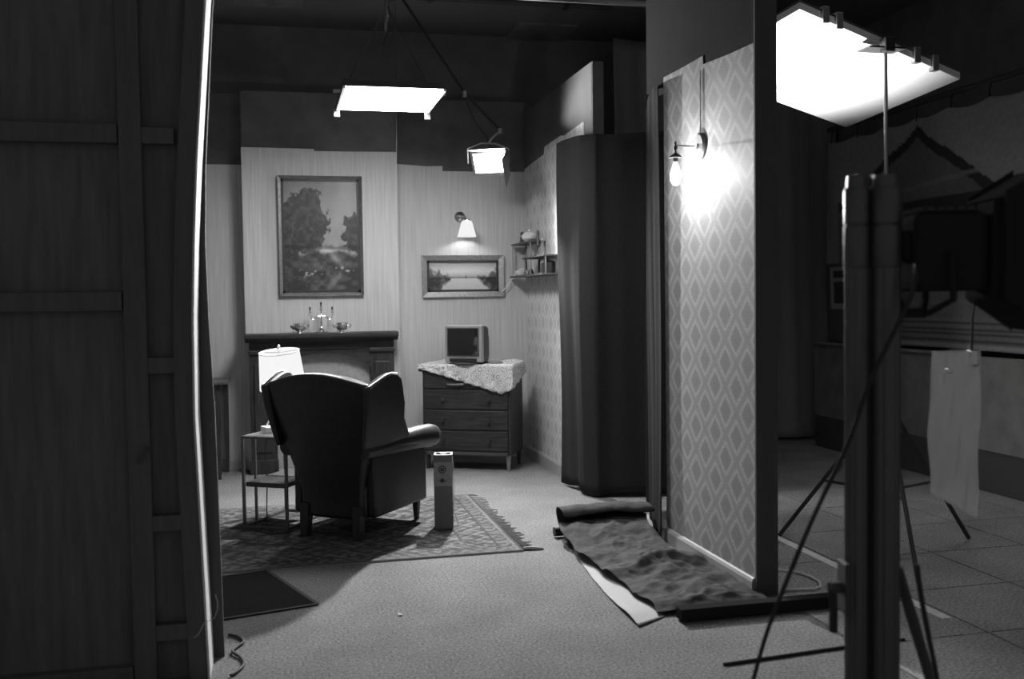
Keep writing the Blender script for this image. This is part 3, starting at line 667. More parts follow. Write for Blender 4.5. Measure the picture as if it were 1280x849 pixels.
# wings
for s in (-1, 1):
    prof = [(-.395, .56), (-.425, .80), (-.44, .925), (-.40, .945), (-.34, .968), (-.28, .990), (-.22, 1.002), (-.17, .995), (-.13, .965), (-.115, .91), (-.10, .82), (-.06, .72), (.02, .62), (.06, .56)]
    wv = MB(); f0 = lambda y, z: (s*(.330+.10*(y+.44)-.16*max(0, .85-z)), y, z); f1 = lambda y, z: (s*(.385+.12*(y+.44)-.26*max(0, .85-z)), y, z)
    wv.prism(prof, f0, f1); wv.build('wing', 'leather', ac, smooth=50, bevel=.016)
    # arm: upholstered side with a roll on top
    MB().box((s*.225 if s > 0 else -.295, -.25, .13), (.295 if s > 0 else s*.225, .385, .53)).build('arm_panel', 'leather', ac, smooth=60, bevel=.02)
    ar = MB().tube([(s*.270, -.34, .545), (s*.285, -.20, .552), (s*.310, .0, .560), (s*.330, .20, .562), (s*.338, .34, .555), (s*.340, .385, .552), (s*.340, .395, .552)], [.050, .058, .066, .072, .074, .066, .05], 18).build('arm_roll', 'leather', ac, smooth=60)
def studs(fn, n):
    b = MB()
    for i in range(n):
        p = fn(i/(n-1)); b.lathe([(.0075, -.002), (.0075, .001), (.0045, .0045), (.0005, .006)], p, 6)
    return b
st = studs(lambda t: ((-1+2*t)*.335, rake(crest(-1+2*t))+.02, crest(-1+2*t)-.002), 46).build('nailhead_trim', 'stud', ac); st['kind'] = 'stuff'
for s in (-1, 1):
    wp = [(-.43, .938), (-.40, .947), (-.34, .970), (-.28, .992), (-.22, 1.004), (-.17, .997)]
    def wfn(t, s=s):
        q = t*(len(wp)-1); i = min(int(q), len(wp)-2); k = q-i; y = wp[i][0]*(1-k)+wp[i+1][0]*k; z = wp[i][1]*(1-k)+wp[i+1][1]*k
        return (s*(.372+.12*(y+.44)), y, z-.002)
    st = studs(wfn, 20).build('nailhead_trim', 'stud', ac); st['kind'] = 'stuff'

# ------------------------------------------------------------------ side table with the lamp
A, B_, Cc = Vector((-.22, 6.5, 0)), Vector((.01, 6.30, 0)), Vector((.27, 6.74, 0)); D_ = A+Cc-B_
ct = (A+Cc)/2
ta = math.atan2((Cc-B_).y, (Cc-B_).x)
stb = thing('side_table', 'slim metal side table with glass top left of the armchair', 'table', (ct.x, ct.y, .0115), ta)
lx, ly = (Cc-B_).length/2, (A-B_).length/2; HT = .585
for sx in (-1, 1):
    for sy in (-1, 1):
        MB().box((sx*lx-.008, sy*ly-.008, 0), (sx*lx+.008, sy*ly+.008, HT)).build('leg', 'table_metal', stb, smooth=None)
MB().box((-lx*.45-.007, ly-.007, .016), (-lx*.45+.007, ly+.007, HT-.016)).build('side_rod', 'table_metal', stb, smooth=None)
for z in (.008, HT-.008):
    for s in (-1, 1):
        MB().box((-lx+.008, s*ly-.007, z-.008), (lx-.008, s*ly+.007, z+.008)).build('frame_bar', 'table_metal', stb, smooth=None)
        MB().box((s*lx-.007, -ly+.008, z-.008), (s*lx+.007, ly-.008, z+.008)).build('frame_bar', 'table_metal', stb, smooth=None)
MB().box((-lx+.008, -ly+.008, HT-.006), (lx-.008, ly-.008, HT+.004)).build('glass_top', 'clear_glass', stb, smooth=None)
MB().box((-lx+.009, -ly+.009, .262), (lx-.009, ly-.009, .292)).build('shelf', 'wood_mid', stb, smooth=None, bevel=.003)
ZT = .0115+HT+.0045
tl = thing('table_lamp', 'lit table lamp with white drum shade on the side table', 'lamp', (.045, 6.625, ZT), R(20))
MB().box((-.165, -.055, 0), (.075, .055, .038)).build('base', 'white_plastic', tl, smooth=None, bevel=.006)
for x, y in ((-.15, -.01), (.055, -.03), (-.09, .045)):
    MB().tube([(x, y, .035), (x*.12, y*.12, .27)], .006, 8).build('strut', 'white_plastic', tl)
MB().tube([(0, 0, .262), (0, 0, .30)], .014, 12).build('socket', 'chrome', tl)
tm = Matrix.Rotation(R(-7), 4, 'Y') @ Matrix.Rotation(R(5), 4, 'X')
sh = MB().lathe([(.148, .285), (.128, .525), (.125, .525), (.145, .285)], m=tm, n=40, cap=False).build('shade', 'shade_glow', tl)
MB().lathe([(.1285, .519), (.1300, .527), (.1265, .527), (.1250, .519)], m=tm, n=40, cap=False).build('shade_rim', 'shade_fabric', tl)
sp_ = MB()
for k in range(3):
    q = k*2.094; sp_.tube([tm @ Vector((.127*math.cos(q), .127*math.sin(q), .515)), tm @ Vector((0, 0, .518))], .0025, 6)
sp_.build('shade_spider', 'chrome', tl)
MB().lathe([(.004, .515), (.004, .535), (.012, .545), (.008, .552), (.011, .562), (.001, .572)], m=tm, n=12).build('finial', 'chrome', tl)
MB().lathe([(.012, .29), (.028, .34), (.03, .37), (.018, .40), (.001, .405)], n=16).build('bulb', 'opal_glow', tl)
light('POINT', 'lamp_light', (0, 0, .42), tl, TABLE_LAMP_WATT, .03)
cb = MB().tube(cat([(-.06, 6.66, .60), (-.10, 6.69, .50), (-.095, 6.67, .30), (-.10, 6.6, .10), (-.10, 6.50, .022), (-.14, 6.38, .0165), (-.10, 6.27, .0165), (.0, 6.24, .0165), (.12, 6.36, .0165)]), .0035, 6).build('lamp_cable', 'rubber'); tag(cb, 'thin dark lamp cable trailing down from the side table onto rug', 'cable')

# table at far left, half behind the flat
lt = thing('occasional_table', 'dark wooden table standing against the wall left of fireplace', 'table', (-.80, 8.52, 0))
MB().box((-.40, -.21, .775), (.395, .24, .80)).build('top', 'wood_mid', lt, smooth=None, bevel=.004)
for s in (-1, 1):
    for q, y in ((-1, -.15), (1, .21)):
        MB().lathe([(.016, 0), (.020, .05), (.026, .3), (.030, .775)], (s*.31 if q < 0 else s*.355, y, 0), 4, m=Matrix.Rotation(R(45), 4, 'Z')).build('leg', 'wood_dark_v', lt, smooth=None)
MB().box((-.30, -.165, .64), (.30, -.145, .775)).build('apron', 'wood_dark', lt, smooth=None)
MB().box((-.30, .20, .64), (.30, .22, .775)).build('apron', 'wood_dark', lt, smooth=None)
MB().box((-.30, -.145, .20), (.30, .20, .215)).build('shelf', 'wood_mid', lt, smooth=None)

# ------------------------------------------------------------------ tall carton beside the armchair
bx = thing('tall_carton', 'tall narrow cardboard carton with round print beside the armchair', 'carton', (.985, 6.13, .0115), R(-12))
w = .057; HB = .462; th = .004
for a, c in (((-w, -w, 0), (w, -w+th, HB)), ((-w, w-th, 0), (w, w, HB)), ((-w, -w+th, 0), (-w+th, w-th, HB)), ((w-th, -w+th, 0), (w, w-th, HB))):
    MB().box(a, c).build('side_panel', 'card_grey', bx, smooth=None)
MB().box((-w, -w, 0), (w, w, .004)).build('bottom_panel', 'card_grey', bx, smooth=None)
rim = MB()
for a, c in (((-w-.001, -w-.001, HB), (w+.001, -w+.016, HB+.004)), ((-w-.001, w-.012, HB), (w+.001, w+.001, HB+.004)), ((-w-.001, -w, HB), (-w+.012, w, HB+.004)), ((w-.012, -w, HB), (w+.001, w, HB+.004))): rim.box(a, c)
rim.build('rim', 'card_rim', bx, smooth=None)
MB().prism([(-.022, 0), (.022, 0), (.014, .03), (-.014, .03)], lambda u, v: (u, w-.014-v, HB-.002), lambda u, v: (u, w-.014-v, HB+.001)).build('inner_flap', 'card_rim', bx, smooth=None)
MB().box((-w-.0012, -w-.0012, .27), (w+.0012, -w, .42)).build('printed_label', 'card_light', bx, smooth=None)
def ring(x, z, r0, r1, m, y=-w-.0018):
    b = MB(); n = 24
    vs = [(x+r*math.cos(2*math.pi*k/n), yy, z+r*math.sin(2*math.pi*k/n)) for yy in (y-.0006, y+.0008) for r in (r0, r1) for k in range(n)]
    fs = []
    for k in range(n):
        k2 = (k+1) % n; fs += [(k, k2, n+k2, n+k), (2*n+k, 3*n+k, 3*n+k2, 2*n+k2), (n+k, n+k2, 3*n+k2, 3*n+k), (k, 2*n+k, 2*n+k2, k2)]
    b.add(vs, fs).build('printed_ring', m, bx, smooth=None)
ring(-.005, .375, .018, .024, 'print_dark'); ring(-.005, .375, .004, .012, 'print_dark'); ring(-.005, .305, .003, .013, 'print_dark')
MB().box((-.032, -w-.0026, .3035), (.022, -w-.001, .3065)).build('printed_line', 'print_dark', bx, smooth=None)
for z in (.40, .36, .15, .10, .06): MB().prism([(-.014, -.014), (.014, -.010), (.012, .012), (-.010, .014)], lambda u, v: (w+.0004, u, z+v), lambda u, v: (w+.002, u, z+v)).build('printed_mark', 'print_dark', bx, smooth=None)
MB().tube([(w+.004, -.02, .42), (w+.010, -.03, .38), (w+.006, -.035, .33), (w+.012, -.03, .26), (w+.006, -.02, .18), (w+.010, -.01, .1), (w+.03, 0, .01)], .0022, 6).build('string', 'cable_white', bx)

# ------------------------------------------------------------------ near wall sconce with bare bulb
ns = thing('bulb_sconce', 'dark wall lamp with a bare lit bulb on diamond wallpaper', 'wall lamp', (2.20, 4.93, 2.23))
ry = Matrix.Rotation(R(-90), 4, 'Y')
MB().lathe([(.001, 0), (.072, 0), (.072, .014), (.062, .022), (.001, .024)], m=ry, n=32).build('back_plate', 'wood_mid', ns)
MB().lathe([(.001, .022), (.016, .022), (.014, .034), (.001, .036)], m=ry, n=16).build('boss', 'brass', ns)
MB().tube([(-.03, 0, 0), (-.130, 0.02, .006), (-.142, .022, .004)], .0045, 10).build('arm', 'brass', ns)
c = (-.138, .022, 0)
MB().lathe([(.001, .028), (.006, .026), (.006, .006), (.011, .002), (.011, -.012), (.005, -.016), (.006, -.030), (.034, -.052), (.036, -.058), (.014, -.058), (.014, -.080), (.001, -.082)], c, 20).build('lamp_holder', 'metal_dark', ns)
MB().lathe([(.012, -.078), (.014, -.095), (.024, -.125), (.030, -.155), (.028, -.180), (.016, -.200), (.001, -.206)], c, 20, cap=False).build('bulb_glass', 'bulb_glass', ns)
fb = MB()
for k in range(6):
    q = k*math.pi/3; fb.tube([(c[0]+.006*math.cos(q), c[1]+.006*math.sin(q), -.10), (c[0]+.011*math.cos(q), c[1]+.011*math.sin(q), -.175)], .0022, 5)
fb.build('filament', 'filament', ns)
MB().tube([(-.006, .0, .07), (-.005, .0, .40)], .002, 6).build('supply_wire', 'rubber', ns)
light('POINT', 'bulb_light', (c[0], c[1], -.145), ns, NEAR_BULB_WATT, .022)

# ------------------------------------------------------------------ crumpled sheet along the near wall, white paper beneath, black foot
from mathutils import noise as mnoise
def crease(x, y, sc, sd):
    d = mnoise.voronoi(Vector((x*sc+sd, y*sc-sd, sd)))[0]; return d[0]
def sheet_fn(u, v):
    # u across (left edge to wall), v from near to far; the far end rolls up
    s = 1.80*v; flat = 1.52
    w_ = .56+.02*math.sin(v*7)
    x = 1.605+.03*math.sin(v*6+1)+.012*math.sin(v*31) + u*w_
    y = 4.17+s
    f = crease(x, y, 4.6, 3.1)*.050+crease(x, y, 12, 7.7)*.024+crease(x, y, 27, 1.7)*.008+mnoise.noise(Vector((x*3, y*3, 1)))*.016
    f *= min(1, v/.06+.25)*(.55+.45*math.sin(u*3.1))
    ridge = .040*math.exp(-((v-.33-.06*u+.02*math.sin(u*9))/.028)**2)*(.35+.65*math.sin(u*3.14))
    ridge += .030*math.exp(-((v-.52+.10*u)/.05)**2)
    lift = .07*float(smooth(np.array(s), 1.05, 1.52))
    if s < flat: z = .012+f+ridge+lift
    else:
        a = (s-flat)/.062; r_ = .062
        y = 4.17+flat+r_*1.25*math.sin(a); z = .082+r_*(1-math.cos(a))*.85+f*.5-.012
    return Vector((x, y, max(float(z), .012)))
cst = thing('crumpled_sheet', 'grey crumpled sheet with rolled end on carpet beside the wallpapered wall', 'sheet')
grid(90, 220, sheet_fn).build('sheet', 'sheet_grey', cst, smooth=24, solid=.002)
MB().tube([(1.585, 5.72, .036), (2.10, 5.74, .036)], .028, 16).build('core_tube', 'plastic_black', cst)
def wp_fn(u, v):
    x = 1.50+.12*v*v+u*(.16+.25*v); y = 4.05+1.42*v; z = .004+.014*(1-u)*math.exp(-((v-.12)/.2)**2)*abs(math.sin(v*9+.5))+.004*math.sin(v*17)**2*(1-u)
    if v < .04: x += .05*(.04-v)/.04*0; 
    return Vector((x, y+.10*u*(1-v), z))
wp = grid(16, 50, wp_fn).build('white_paper_strip', 'paper_white', smooth=60, solid=.0015)
tag(wp, 'white paper edge sticking out under the crumpled grey sheet', 'paper')
ft = MB().box((1.70, 4.05, 0.008), (2.50, 4.115, .060)).build('brace_foot', 'lamp_black', smooth=None, bevel=.004); tag(ft, 'black timber brace foot across the bottom of near wall', 'brace')
fs_ = thing('paper_scrap', 'tiny white paper scrap lying on the open carpet', 'scrap', (.512, 4.508, 0))
MB().prism([(-.008, -.02), (.008, -.016), (.012, .0), (.0, .006), (-.003, .024), (-.009, .02)], lambda u, v: (u, v, .002), lambda u, v: (u*.9, v*.9, .006)).build('curl', 'paper_white', fs_)
# cables on the floor
tag(MB().tube(cat([(-.24, 4.42, .008), (-.20, 4.38, .008), (-.175, 4.31, .008), (-.20, 4.25, .008), (-.215, 4.19, .010), (-.18, 4.12, .008), (-.165, 4.04, .008), (-.185, 3.97, .008), (-.21, 3.93, .008)]), .006, 8).build('floor_cable', 'rubber'), 'black cable looping on carpet at the edge of the dark flat', 'cable')
lp = [(2.50+.10*math.cos(q), 4.50+.17*math.sin(q), .008+.004*(k % 2)) for k, q in enumerate([R(a) for a in range(-110, 150, 13)])]
tag(MB().tube(cat([(2.36, 4.36, .008)]+lp+[(2.36, 4.68, .008)]), .007, 8).build('floor_cable', 'cable_pale'), 'pale cable loop on the floor right of the black wall end', 'cable')
tag(MB().tube(cat([(1.66, 3.54, .006), (1.9, 3.56, .006), (2.2, 3.585, .006), (2.5, 3.60, .006)]), .007, 8).build('floor_cable', 'rubber'), 'thin black cable lying straight across the near floor', 'cable')
tag(MB().box((2.825, 3.80, .0003), (2.878, 6.1, .0022)).build('marking_tape', 'tape', smooth=None), 'long white tape line on the studio floor', 'tape')
tag(MB().box((2.34, 4.135, .0003), (2.74, 4.185, .0022)).build('marking_tape', 'tape', smooth=None), 'short white tape piece beside the black brace foot', 'tape')

# ------------------------------------------------------------------ overhead LED panel
lp_ = thing('led_panel', 'glowing rectangular panel lamp hanging above the armchair', 'studio lamp', (.765, 6.845, 2.80))
MB().box((-.33, -.40, .004), (.33, .40, .05)).build('housing', 'metal_dark', lp_, smooth=None, bevel=.004)
MB().box((-.312, -.385, -.002), (.312, .385, .004)).build('diffuser', 'led_face', lp_, smooth=None)
for a, c in (((-.33, -.40, -.012), (-.314, .40, .004)), ((.314, -.40, -.012), (.33, .40, .004))): MB().box(a, c).build('side_rail', 'white_plastic', lp_, smooth=None)
for s in (-1, 1):
    MB().box((s*.325-.02, .385, -.05), (s*.325+.02, .41, .0)).build('corner_bracket', 'metal_grey', lp_, smooth=None)
    MB().tube([(s*.33, -.1, .03), (s*.375, -.1, .03)], .010, 8).build('yoke_knob', 'metal_grey', lp_)
    MB().tube([(s*.30, .0, .05), (s*.02, 0, .60), (0, 0, .72)], .003, 6).build('hanging_wire', 'rubber', lp_)
pg = thing('lighting_pipe', 'black overhead lighting pipe above the set with clamps', 'pipe', (.9, 8.10, 3.88))
MB().tube([(-3.2, 0, 0), (1.9, 0, 0)], .025, 14).build('pipe', 'metal_black', pg)
for x in (-2.5, .05, .36, 1.5): MB().box((x-.02, -.035, -.035), (x+.02, .035, .04)).build('clamp', 'metal_dark', pg, smooth=None, bevel=.004)
for x in (-3.0, 1.7): MB().tube([(x, 0, .02), (x, 0, .07)], .012, 8).build('drop_rod', 'metal_black', pg)
pg2 = thing('lighting_pipe', 'black overhead pipe carrying the glowing panel lamp', 'pipe', (.765, 6.845, 3.545))
MB().tube([(-3.0, 0, 0), (1.9, 0, 0)], .022, 14).build('pipe', 'metal_black', pg2)
for x in (-2.8, 1.7): MB().tube([(x, 0, .02), (x, 0, .405)], .012, 8).build('drop_rod', 'metal_black', pg2)
hc = thing('safety_chain', 'tangled chain and cable end hanging from the overhead pipe', 'chain', (.90, 8.06, 3.80))
for k in range(12):
    q = k*.55; MB().tube([(.012*math.sin(q)+.008*math.cos(a), .008*math.sin(a) if k % 2 else 0, -.018*k-.02+.012*math.sin(a)) for a in [i*math.pi/4 for i in range(9)]], .002, 5).build('link', 'chrome', hc)
MB().tube([(.01, 0, -.02), (.03, 0, -.10), (.01, 0, -.20), (-.02, 0, -.28), (-.03, 0, -.33)], .006, 8).build('cable_end', 'rubber', hc)
tag(MB().tube([(.965, 8.02, 3.86), (.960, 8.01, 3.2), (.95, 8.0, 2.62)], .0025, 6).build('hanging_string', 'metal_dark'), 'thin string hanging down before the chimney breast corner', 'string')

# ------------------------------------------------------------------ lamp on the boom in the right hand back corner
FX, FY, FZ = 1.725, 8.05, 2.555
fr_ = thing('spot_lamp', 'bright open studio lamp on a boom near the wall corner', 'studio lamp', (FX, FY, FZ))
FD = Vector((-.42, -.74, -.46)).normalized(); fq = FD.to_track_quat('Y', 'Z').to_matrix().to_4x4()
b = MB(); b.prism([(-.15, -.10), (.15, -.10), (.15, .10), (-.15, .10)], lambda u, v: fq @ Vector((u, -.004, v)), lambda u, v: fq @ Vector((u*.55, -.17, v*.6))); b.build('housing', 'metal_grey', fr_, smooth=None, bevel=.008)
b = MB()
for a, c in (((-.155, -.006, .082), (.155, .012, .105)), ((-.155, -.006, -.105), (.155, .012, -.082)), ((-.155, -.006, -.082), (-.132, .012, .082)), ((.132, -.006, -.082), (.155, .012, .082))): b.box(a, c, fq)
b.build('front_frame', 'metal_grey', fr_, smooth=None)
MB().box((-.132, -.004, -.082), (.132, .002, .082), fq).build('lens', 'fresnel_face', fr_, smooth=None)
for a, L_, of, hw in ((0, .06, .106, .14), (270, .275, .157, .105)):
    ro = fq @ Matrix.Rotation(R(a), 4, 'Y'); b = MB()
    b.add([ro @ Vector(p) for p in ((-hw, .01, of), (hw, .01, of), (hw*1.15, L_, of+.03), (-hw*1.15, L_, of+.03), (-hw, .01, of+.003), (hw, .01, of+.003), (hw*1.15, L_, of+.033), (-hw*1.15, L_, of+.033))], [(3,2,1,0),(4,5,6,7),(0,1,5,4),(1,2,6,5),(2,3,7,6),(3,0,4,7)])
    b.build('barn_door', 'metal_grey', fr_, smooth=None)
MB().tube([(-.165, .09, 0), (-.17, .08, .12), (-.06, .06, .165), (.06, .06, .165), (.165, .03, .12), (.165, .02, 0)], .008, 8).build('yoke', 'metal_grey', fr_)
MB().tube([(.0, .06, .165), (.03, .05, .21), (.09, .05, .26)], .010, 8).build('spigot', 'metal_grey', fr_)
MB().tube([(.105, .05, .27), (-.19, .05, .56), (-.46, .05, .96), (-.70, .05, 1.315)], .011, 10).build('boom', 'metal_stand', fr_)
MB().lathe([(.022, -.025), (.022, .025)], (-.19, .05, .56), 12).build('boom_joint', 'metal_grey', fr_)
MB().lathe([(.020, -.02), (.020, .02)], (.10, .05, .27), 12).build('boom_clamp', 'metal_grey', fr_)
MB().tube([(-.19, .04, .55), (-.16, .03, .42), (-.10, .03, .31), (-.02, .04, .22), (.02, .08, .12)], .006, 8).build('cable', 'rubber', fr_)
lo = light('SPOT', 'lamp_light', tuple(FD*.02), fr_, FRESNEL_WATT, .05, spot_size=R(179), spot_blend=1.0); aim(lo, Vector((-.38, -.90, -.14)))

# ------------------------------------------------------------------ bounce board on its tall stand, with the lamp that lights it
C0, D0, B0 = Vector((3.90, 5.10, 2.68)), Vector((3.66, 5.91, 2.53)), Vector((2.69, 4.78, 2.93))
e1, e2 = B0-C0, D0-C0; nb = e1.cross(e2).normalized()
if nb.z < 0: nb = -nb
bo = thing('bounce_board', 'large white bounce board held overhead at the right', 'bounce board', tuple(C0))
MB().prism([(0, 0), (1, 0), (1, 1), (0, 1)], lambda u, v: e1*u+e2*v, lambda u, v: e1*u+e2*v+nb*.045).build('board', 'poly_white', bo, smooth=None, bevel=.004)
MB().prism([(0, 0), (1, 0), (1, 1), (0, 1)], lambda u, v: e1*u+e2*v+nb*.046, lambda u, v: e1*u+e2*v+nb*.056).build('backing', 'black_timber', bo, smooth=None)
for t in (.18, .30, .78, .86): MB().box((-.02, -.02, -.02), (.02, .02, .07), Matrix.Translation(e1*t)).build('edge_clip', 'metal_grey', bo, smooth=None, bevel=.004)
ps = thing('light_stand', 'tall thin stand holding the white bounce board', 'stand', (3.26, 4.86, 0))
PT = 2.80
MB().tube([(0, 0, .30), (0, 0, 1.5)], .017, 12).build('lower_pole', 'metal_stand', ps); MB().tube([(0, 0, 1.5), (0, .02, PT)], .011, 12).build('upper_pole', 'metal_grey', ps)
MB().lathe([(.026, 0), (.026, .08)], (0, 0, 1.46), 12).build('collar', 'metal_black', ps); MB().lathe([(.028, 0), (.028, .10)], (0, 0, .80), 12).build('hub', 'metal_black', ps)
for a in (250, 10, 130):
    q = R(a); MB().tube([(0, 0, .85), (.62*math.cos(q), .62*math.sin(q), .015)], .012, 8).build('leg', 'metal_black', ps)
    MB().tube([(0, 0, .35), (.36*math.cos(q), .36*math.sin(q), .37)], .008, 8).build('leg_brace', 'metal_black', ps)
MB().box((-.12, -.02, PT-.03), (.10, .10, PT-.02)).build('grip_plate', 'metal_dark', ps, smooth=None); MB().box((-.03, -.03, PT-.05), (.03, .03, PT+.03)).build('grip_head', 'metal_dark', ps, smooth=None, bevel=.006)
bl = thing('studio_lamp', 'small black studio lamp behind the near wall aimed at the bounce board', 'studio lamp', (2.62, 5.15, 0))
tgt = Vector((.16, .08, 1.30)).normalized(); bq = tgt.to_track_quat('Y', 'Z').to_matrix().to_4x4(); hz = Vector((0, 0, 1.55))
MB().lathe([(.05, -.16), (.075, -.13), (.08, .0), (.074, .0)], c=tuple(hz), n=20, m=bq @ Matrix.Rotation(R(-90), 4, 'X')).build('housing', 'metal_black', bl)
MB().tube([(0, 0, 0), (0, 0, 1.38)], .014, 10).build('pole', 'metal_black', bl)
for a in (30, 150, 270): MB().tube([(0, 0, .40), (.20*math.cos(R(a)), .20*math.sin(R(a)), .01)], .009, 8).build('leg', 'metal_black', bl)
sl = light('SPOT', 'lamp_light', tuple(hz+tgt*.02), bl, BOUNCE_WATT, .05, spot_size=R(90), spot_blend=1.0); aim(sl, tgt)

# ------------------------------------------------------------------ painted backdrop with a house, low wall below
BX = 5.08; NYb, NZb = 150, 110; Y0b, Y1b, Z0b, Z1b = 5.0, 8.50, 1.0, 2.86
bd = thing('painted_backdrop', 'dim canvas backdrop with a painted gabled house hung by ties', 'backdrop', (BX, 6.75, Z0b))
def bfn(u, v):
    y = Y0b+(Y1b-Y0b)*u; z = Z0b+(Z1b-Z0b)*v
    sag = .03*abs(math.sin(u*math.pi*8))*v**6
    return (.012*math.sin(y*9+z*2)+.02*math.sin(y*3.1-z*1.3)*(.4+.6*v), y-6.75, z-Z0b-sag)
o = grid(NYb, NZb, bfn).build('canvas', 'backdrop_paint', bd, smooth=180, solid=.003)
vv, uu = np.mgrid[0:NZb+1, 0:NYb+1]; y = Y0b+(Y1b-Y0b)*uu/NYb; z = Z0b+(Z1b-Z0b)*vv/NZb
g = .34+.10*fbm(y, z, 2, 31)
ay, az = 7.16, 2.80
inl = (z < az-(y-ay)*.47) & (y >= ay); inr = (z < az-(ay-y)*.62) & (y < ay)
house = (inl | inr) & (y < 8.3) & (z > 1.05)
edge = house & ~(((z < az-.09-(y-ay)*.47) & (y >= ay)) | ((z < az-.10-(ay-y)*.62) & (y < ay)))
g = np.where(house, .17+.05*fbm(y, z*3, 4, 32), g); g = np.where(edge, .05, g)
soff = np.abs(z-(2.29+.06*(y-7.37)*-1)) < .018; g = np.where(house & soff & (y < 7.7), .26, g)
g = np.where((z < 2.20) & (y < 7.7) & (z > 1.45), .05, g)
g = np.where((z < 1.72) & (y > 7.7), .13, g)
win = (y > 8.20) & (y < 8.44) & (z > 1.30) & (z < 1.68); winin = (y > 8.235) & (y < 8.40) & (z > 1.34) & (z < 1.645) & (np.abs(z-1.56) > .018)
g = np.where(win, .5, g); g = np.where(winin, .08, g)
sid = (z < 1.24) & (z > 1.06) & (y < 7.7); g = np.where(sid, np.where((z*100/2.6) % 1 < .35, .08, .22), g)
sill = (np.abs(z-1.36) < .014) & (y < 7.25); g = np.where(sill, .22, g)
paint(o, g)
for i in range(9):
    yy = Y0b+.05+(Y1b-Y0b-.1)*i/8-6.75
    MB().tube([(0, yy, Z1b-Z0b-.03), (.01, yy+.01, Z1b-Z0b+.06), (.02, yy, Z1b-Z0b+.12)], .006, 6).build('tie', 'rubber', bd)
MB().tube([(.03, -1.85, Z1b-Z0b+.12), (.03, 1.80, Z1b-Z0b+.12)], .022, 10).build('top_batten', 'black_timber', bd)
lw = thing('low_panel_wall', 'low grey scenery wall with ledge below the painted backdrop', 'scenery wall', (4.93, 6.75, 0))
MB().box((0, -1.75, .30), (.06, 1.75, .97)).build('panel', 'low_wall', lw, smooth=None); MB().box((.01, -1.75, 0), (.06, 1.75, .30)).build('base_band', 'black_timber', lw, smooth=None)
MB().box((-.03, -.10, .97), (.06, 1.75, .985)).build('ledge', 'skirting', lw, smooth=None); MB().box((-.012, -.16, .86), (.0, -.10, .985)).build('ledge_end', 'black_timber', lw, smooth=None)
bdp = curtain('black_drape', [(3.05, 8.80), (3.8, 8.85), (5.40, 8.90)], .02, 3.8, 'drape_black', 'black masking drape between the set and the painted backdrop', .03, 5, seed=8)

# ------------------------------------------------------------------ big wind-up stand in the near right foreground with lamp head
S0 = Vector((1.305, 2.065, 0)); ax = Vector((.065, -.014, 0)).normalized()
ws_ = thing('windup_stand', 'heavy black two column stand in the near right foreground', 'stand', tuple(S0), math.atan2(ax.y, ax.x))
def col(x, r, y=0.0):
    MB().lathe([(r*.86, 1.50), (r*.86, 1.705), (r*.80, 1.718), (r*.3, 1.72)], (x, y, 0), 20).build('upper_tube', 'stand_gloss', ws_)
    MB().lathe([(r, 1.505), (r*1.10, 1.51), (r*1.10, 1.60), (r*.97, 1.602), (r*.97, 1.606), (r*1.10, 1.608), (r*1.10, 1.685), (r, 1.69)], (x, y, 0), 20).build('collar', 'stand_gloss', ws_)
    lo = MB(); n = 36; prof = []
    for k in range(n):
        q = 2*math.pi*k/n; rr = r*(1 if k % 6 else .90); prof.append((rr*math.cos(q), rr*math.sin(q)))
    lo.prism(prof, lambda u, v: (x+u, y+v, .20), lambda u, v: (x+u, y+v, 1.505)); lo.build('column', 'stand_gloss', ws_, smooth=25)
col(0, .026); col(.066, .034, -.004); col(.030, .012, .03)
MB().box((-.03, -.045, .18), (.105, .045, .26)).build('base_block', 'metal_black', ws_, smooth=None, bevel=.01)
MB().box((-.035, -.03, .70), (-.02, .03, .82)).build('crank_plate', 'metal_black', ws_, smooth=None, bevel=.004)
MB().tube([(-.02, 0, .76), (-.065, -.01, .76)], .014, 10).build('crank_shaft', 'metal_black', ws_); MB().tube([(-.060, -.01, .76), (-.060, -.02, .70), (-.06, -.02, .66)], .010, 8).build('crank_handle', 'rubber', ws_)
for a, L in ((170, .55), (295, .50), (60, .60)):
    q = R(a); MB().bar((.035, 0, .22), (.035+L*math.cos(q), L*math.sin(q), .02), .03, .045).build('leg', 'metal_black', ws_); MB().lathe([(.028, 0), (.028, .03)], (.035+L*math.cos(q), L*math.sin(q), 0), 12).build('foot', 'rubber', ws_)
MB().bar((.098, 0, .80), (.25, .12, .42), .018, .018).build('brace', 'metal_black', ws_)
# lamp head clamped to the stand, seen as a dark shape
lh = thing('studio_lamp', 'black unlit studio lamp with barn doors clamped to the foreground stand', 'studio lamp', (1.49, 2.02, 1.50))
hq = Matrix.Rotation(R(-16), 4, 'Z')
def hbox(a, c, nm, m='lamp_black', bev=.008): return MB().box(a, c, hq).build(nm, m, lh, smooth=None, bevel=bev)
hbox((-.075, -.07, -.05), (.09, .07, .13), 'lamp_body', bev=.022); hbox((-.09, -.035, .02), (-.07, .035, .09), 'rear_plate'); hbox((.09, -.08, -.07), (.10, .08, .15), 'front_ring')
for k in range(6): hbox((-.06+.022*k, -.074, .131), (-.052+.022*k, .074, .140), 'cooling_fin', bev=0)
b = MB(); b.prism([(-.095, -.06), (.10, -.06), (.12, .06), (-.12, .06)], lambda u, v: hq @ Vector((.105+.06+v, u, .155+.035+v*.55)), lambda u, v: hq @ Vector((.105+.06+v, u, .160+.035+v*.55))); b.build('barn_door', 'lamp_black', lh, smooth=None)
b = MB(); b.prism([(-.095, -.06), (.10, -.06), (.12, .06), (-.12, .06)], lambda u, v: hq @ Vector((.105+.06+v, u, -.075-.030-v*.6)), lambda u, v: hq @ Vector((.105+.06+v, u, -.080-.030-v*.6))); b.build('barn_door', 'lamp_black', lh, smooth=None)
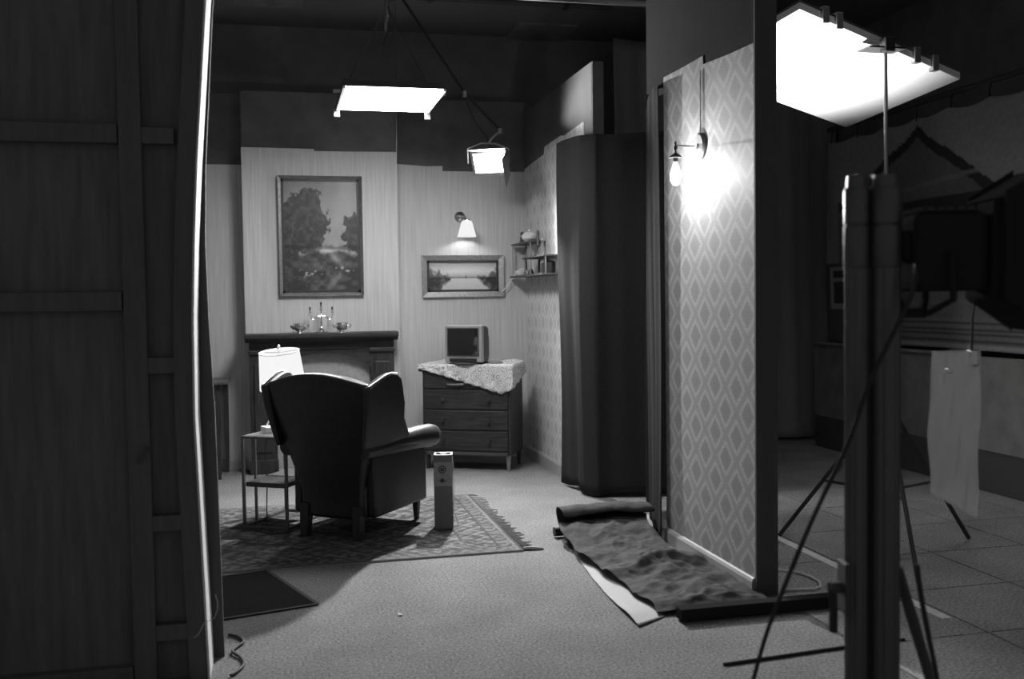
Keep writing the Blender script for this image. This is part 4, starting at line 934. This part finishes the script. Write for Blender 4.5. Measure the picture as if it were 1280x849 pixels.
for s in (-1, 1):
    b = MB(); b.prism([(-.10, -.06), (.14, -.06), (.21, .06), (-.18, .06)], lambda u, v: hq @ Vector((.105+.06+v, s*(.095+.02+v*.25), u+.03)), lambda u, v: hq @ Vector((.105+.06+v, s*(.100+.02+v*.25), u+.03))); b.build('barn_door', 'lamp_black', lh, smooth=None)
MB().tube([hq @ Vector(p) for p in ((0, -.085, .04), (0, -.085, -.07), (-.03, -.02, -.10), (-.03, .02, -.10), (0, .085, -.07), (0, .085, .04))], .008, 8).build('yoke', 'lamp_black', lh)
MB().tube([hq @ Vector((-.03, 0, -.10)), (-.075, 0.02, -.10), (-.10, .025, -.06)], .012, 8).build('spigot', 'lamp_black', lh)
tag(MB().tube(cat([(1.41, 1.99, 1.515), (1.39, 1.975, 1.45), (1.33, 1.98, 1.33), (1.30, 2.00, 1.25), (1.26, 2.03, 1.10), (1.215, 2.08, .95), (1.17, 2.12, .80), (1.12, 2.16, .62), (1.08, 2.20, .40)]), .0055, 8).build('lamp_cable', 'rubber'), 'black cable hanging in front of the foreground stand columns', 'cable')
tag(MB().tube(cat([(1.42, 2.0, .82), (1.425, 1.99, .75), (1.44, 1.985, .66), (1.46, 1.98, .55), (1.48, 1.98, .35), (1.50, 1.97, .02)]), .006, 8).build('lamp_cable', 'rubber'), 'black cable falling to the floor right of the foreground stand', 'cable')
# clear plastic sheet hanging below the lamp
pl_ = thing('plastic_bag', 'crumpled clear plastic sheet hanging under the dark lamp head', 'plastic sheet', (1.99, 2.62, .75))
def plf(u, v):
    x = -.085+.17*u-.012*v*0; z = .52*v+(.10-.10*u)*(1-v)*.9
    return (x+.002*math.sin(v*9), .008*math.sin(u*8+v*4)+.004*math.sin(u*19-v*13), z)
grid(30, 50, plf).build('sheet', 'plastic_sheet', pl_, smooth=180, solid=.0008)
MB().box((.045, -.02, .47), (.07, .015, .52)).build('clip', 'chrome', pl_, smooth=None, bevel=.006); MB().box((-.03, -.012, .45), (-.015, .015, .465)).build('clip', 'chrome', pl_, smooth=None, bevel=.004)
MB().tube([(.057, 0, .51), (.02, -.05, .62), (-.08, -.2, .72)], .004, 6).build('cord', 'rubber', pl_)
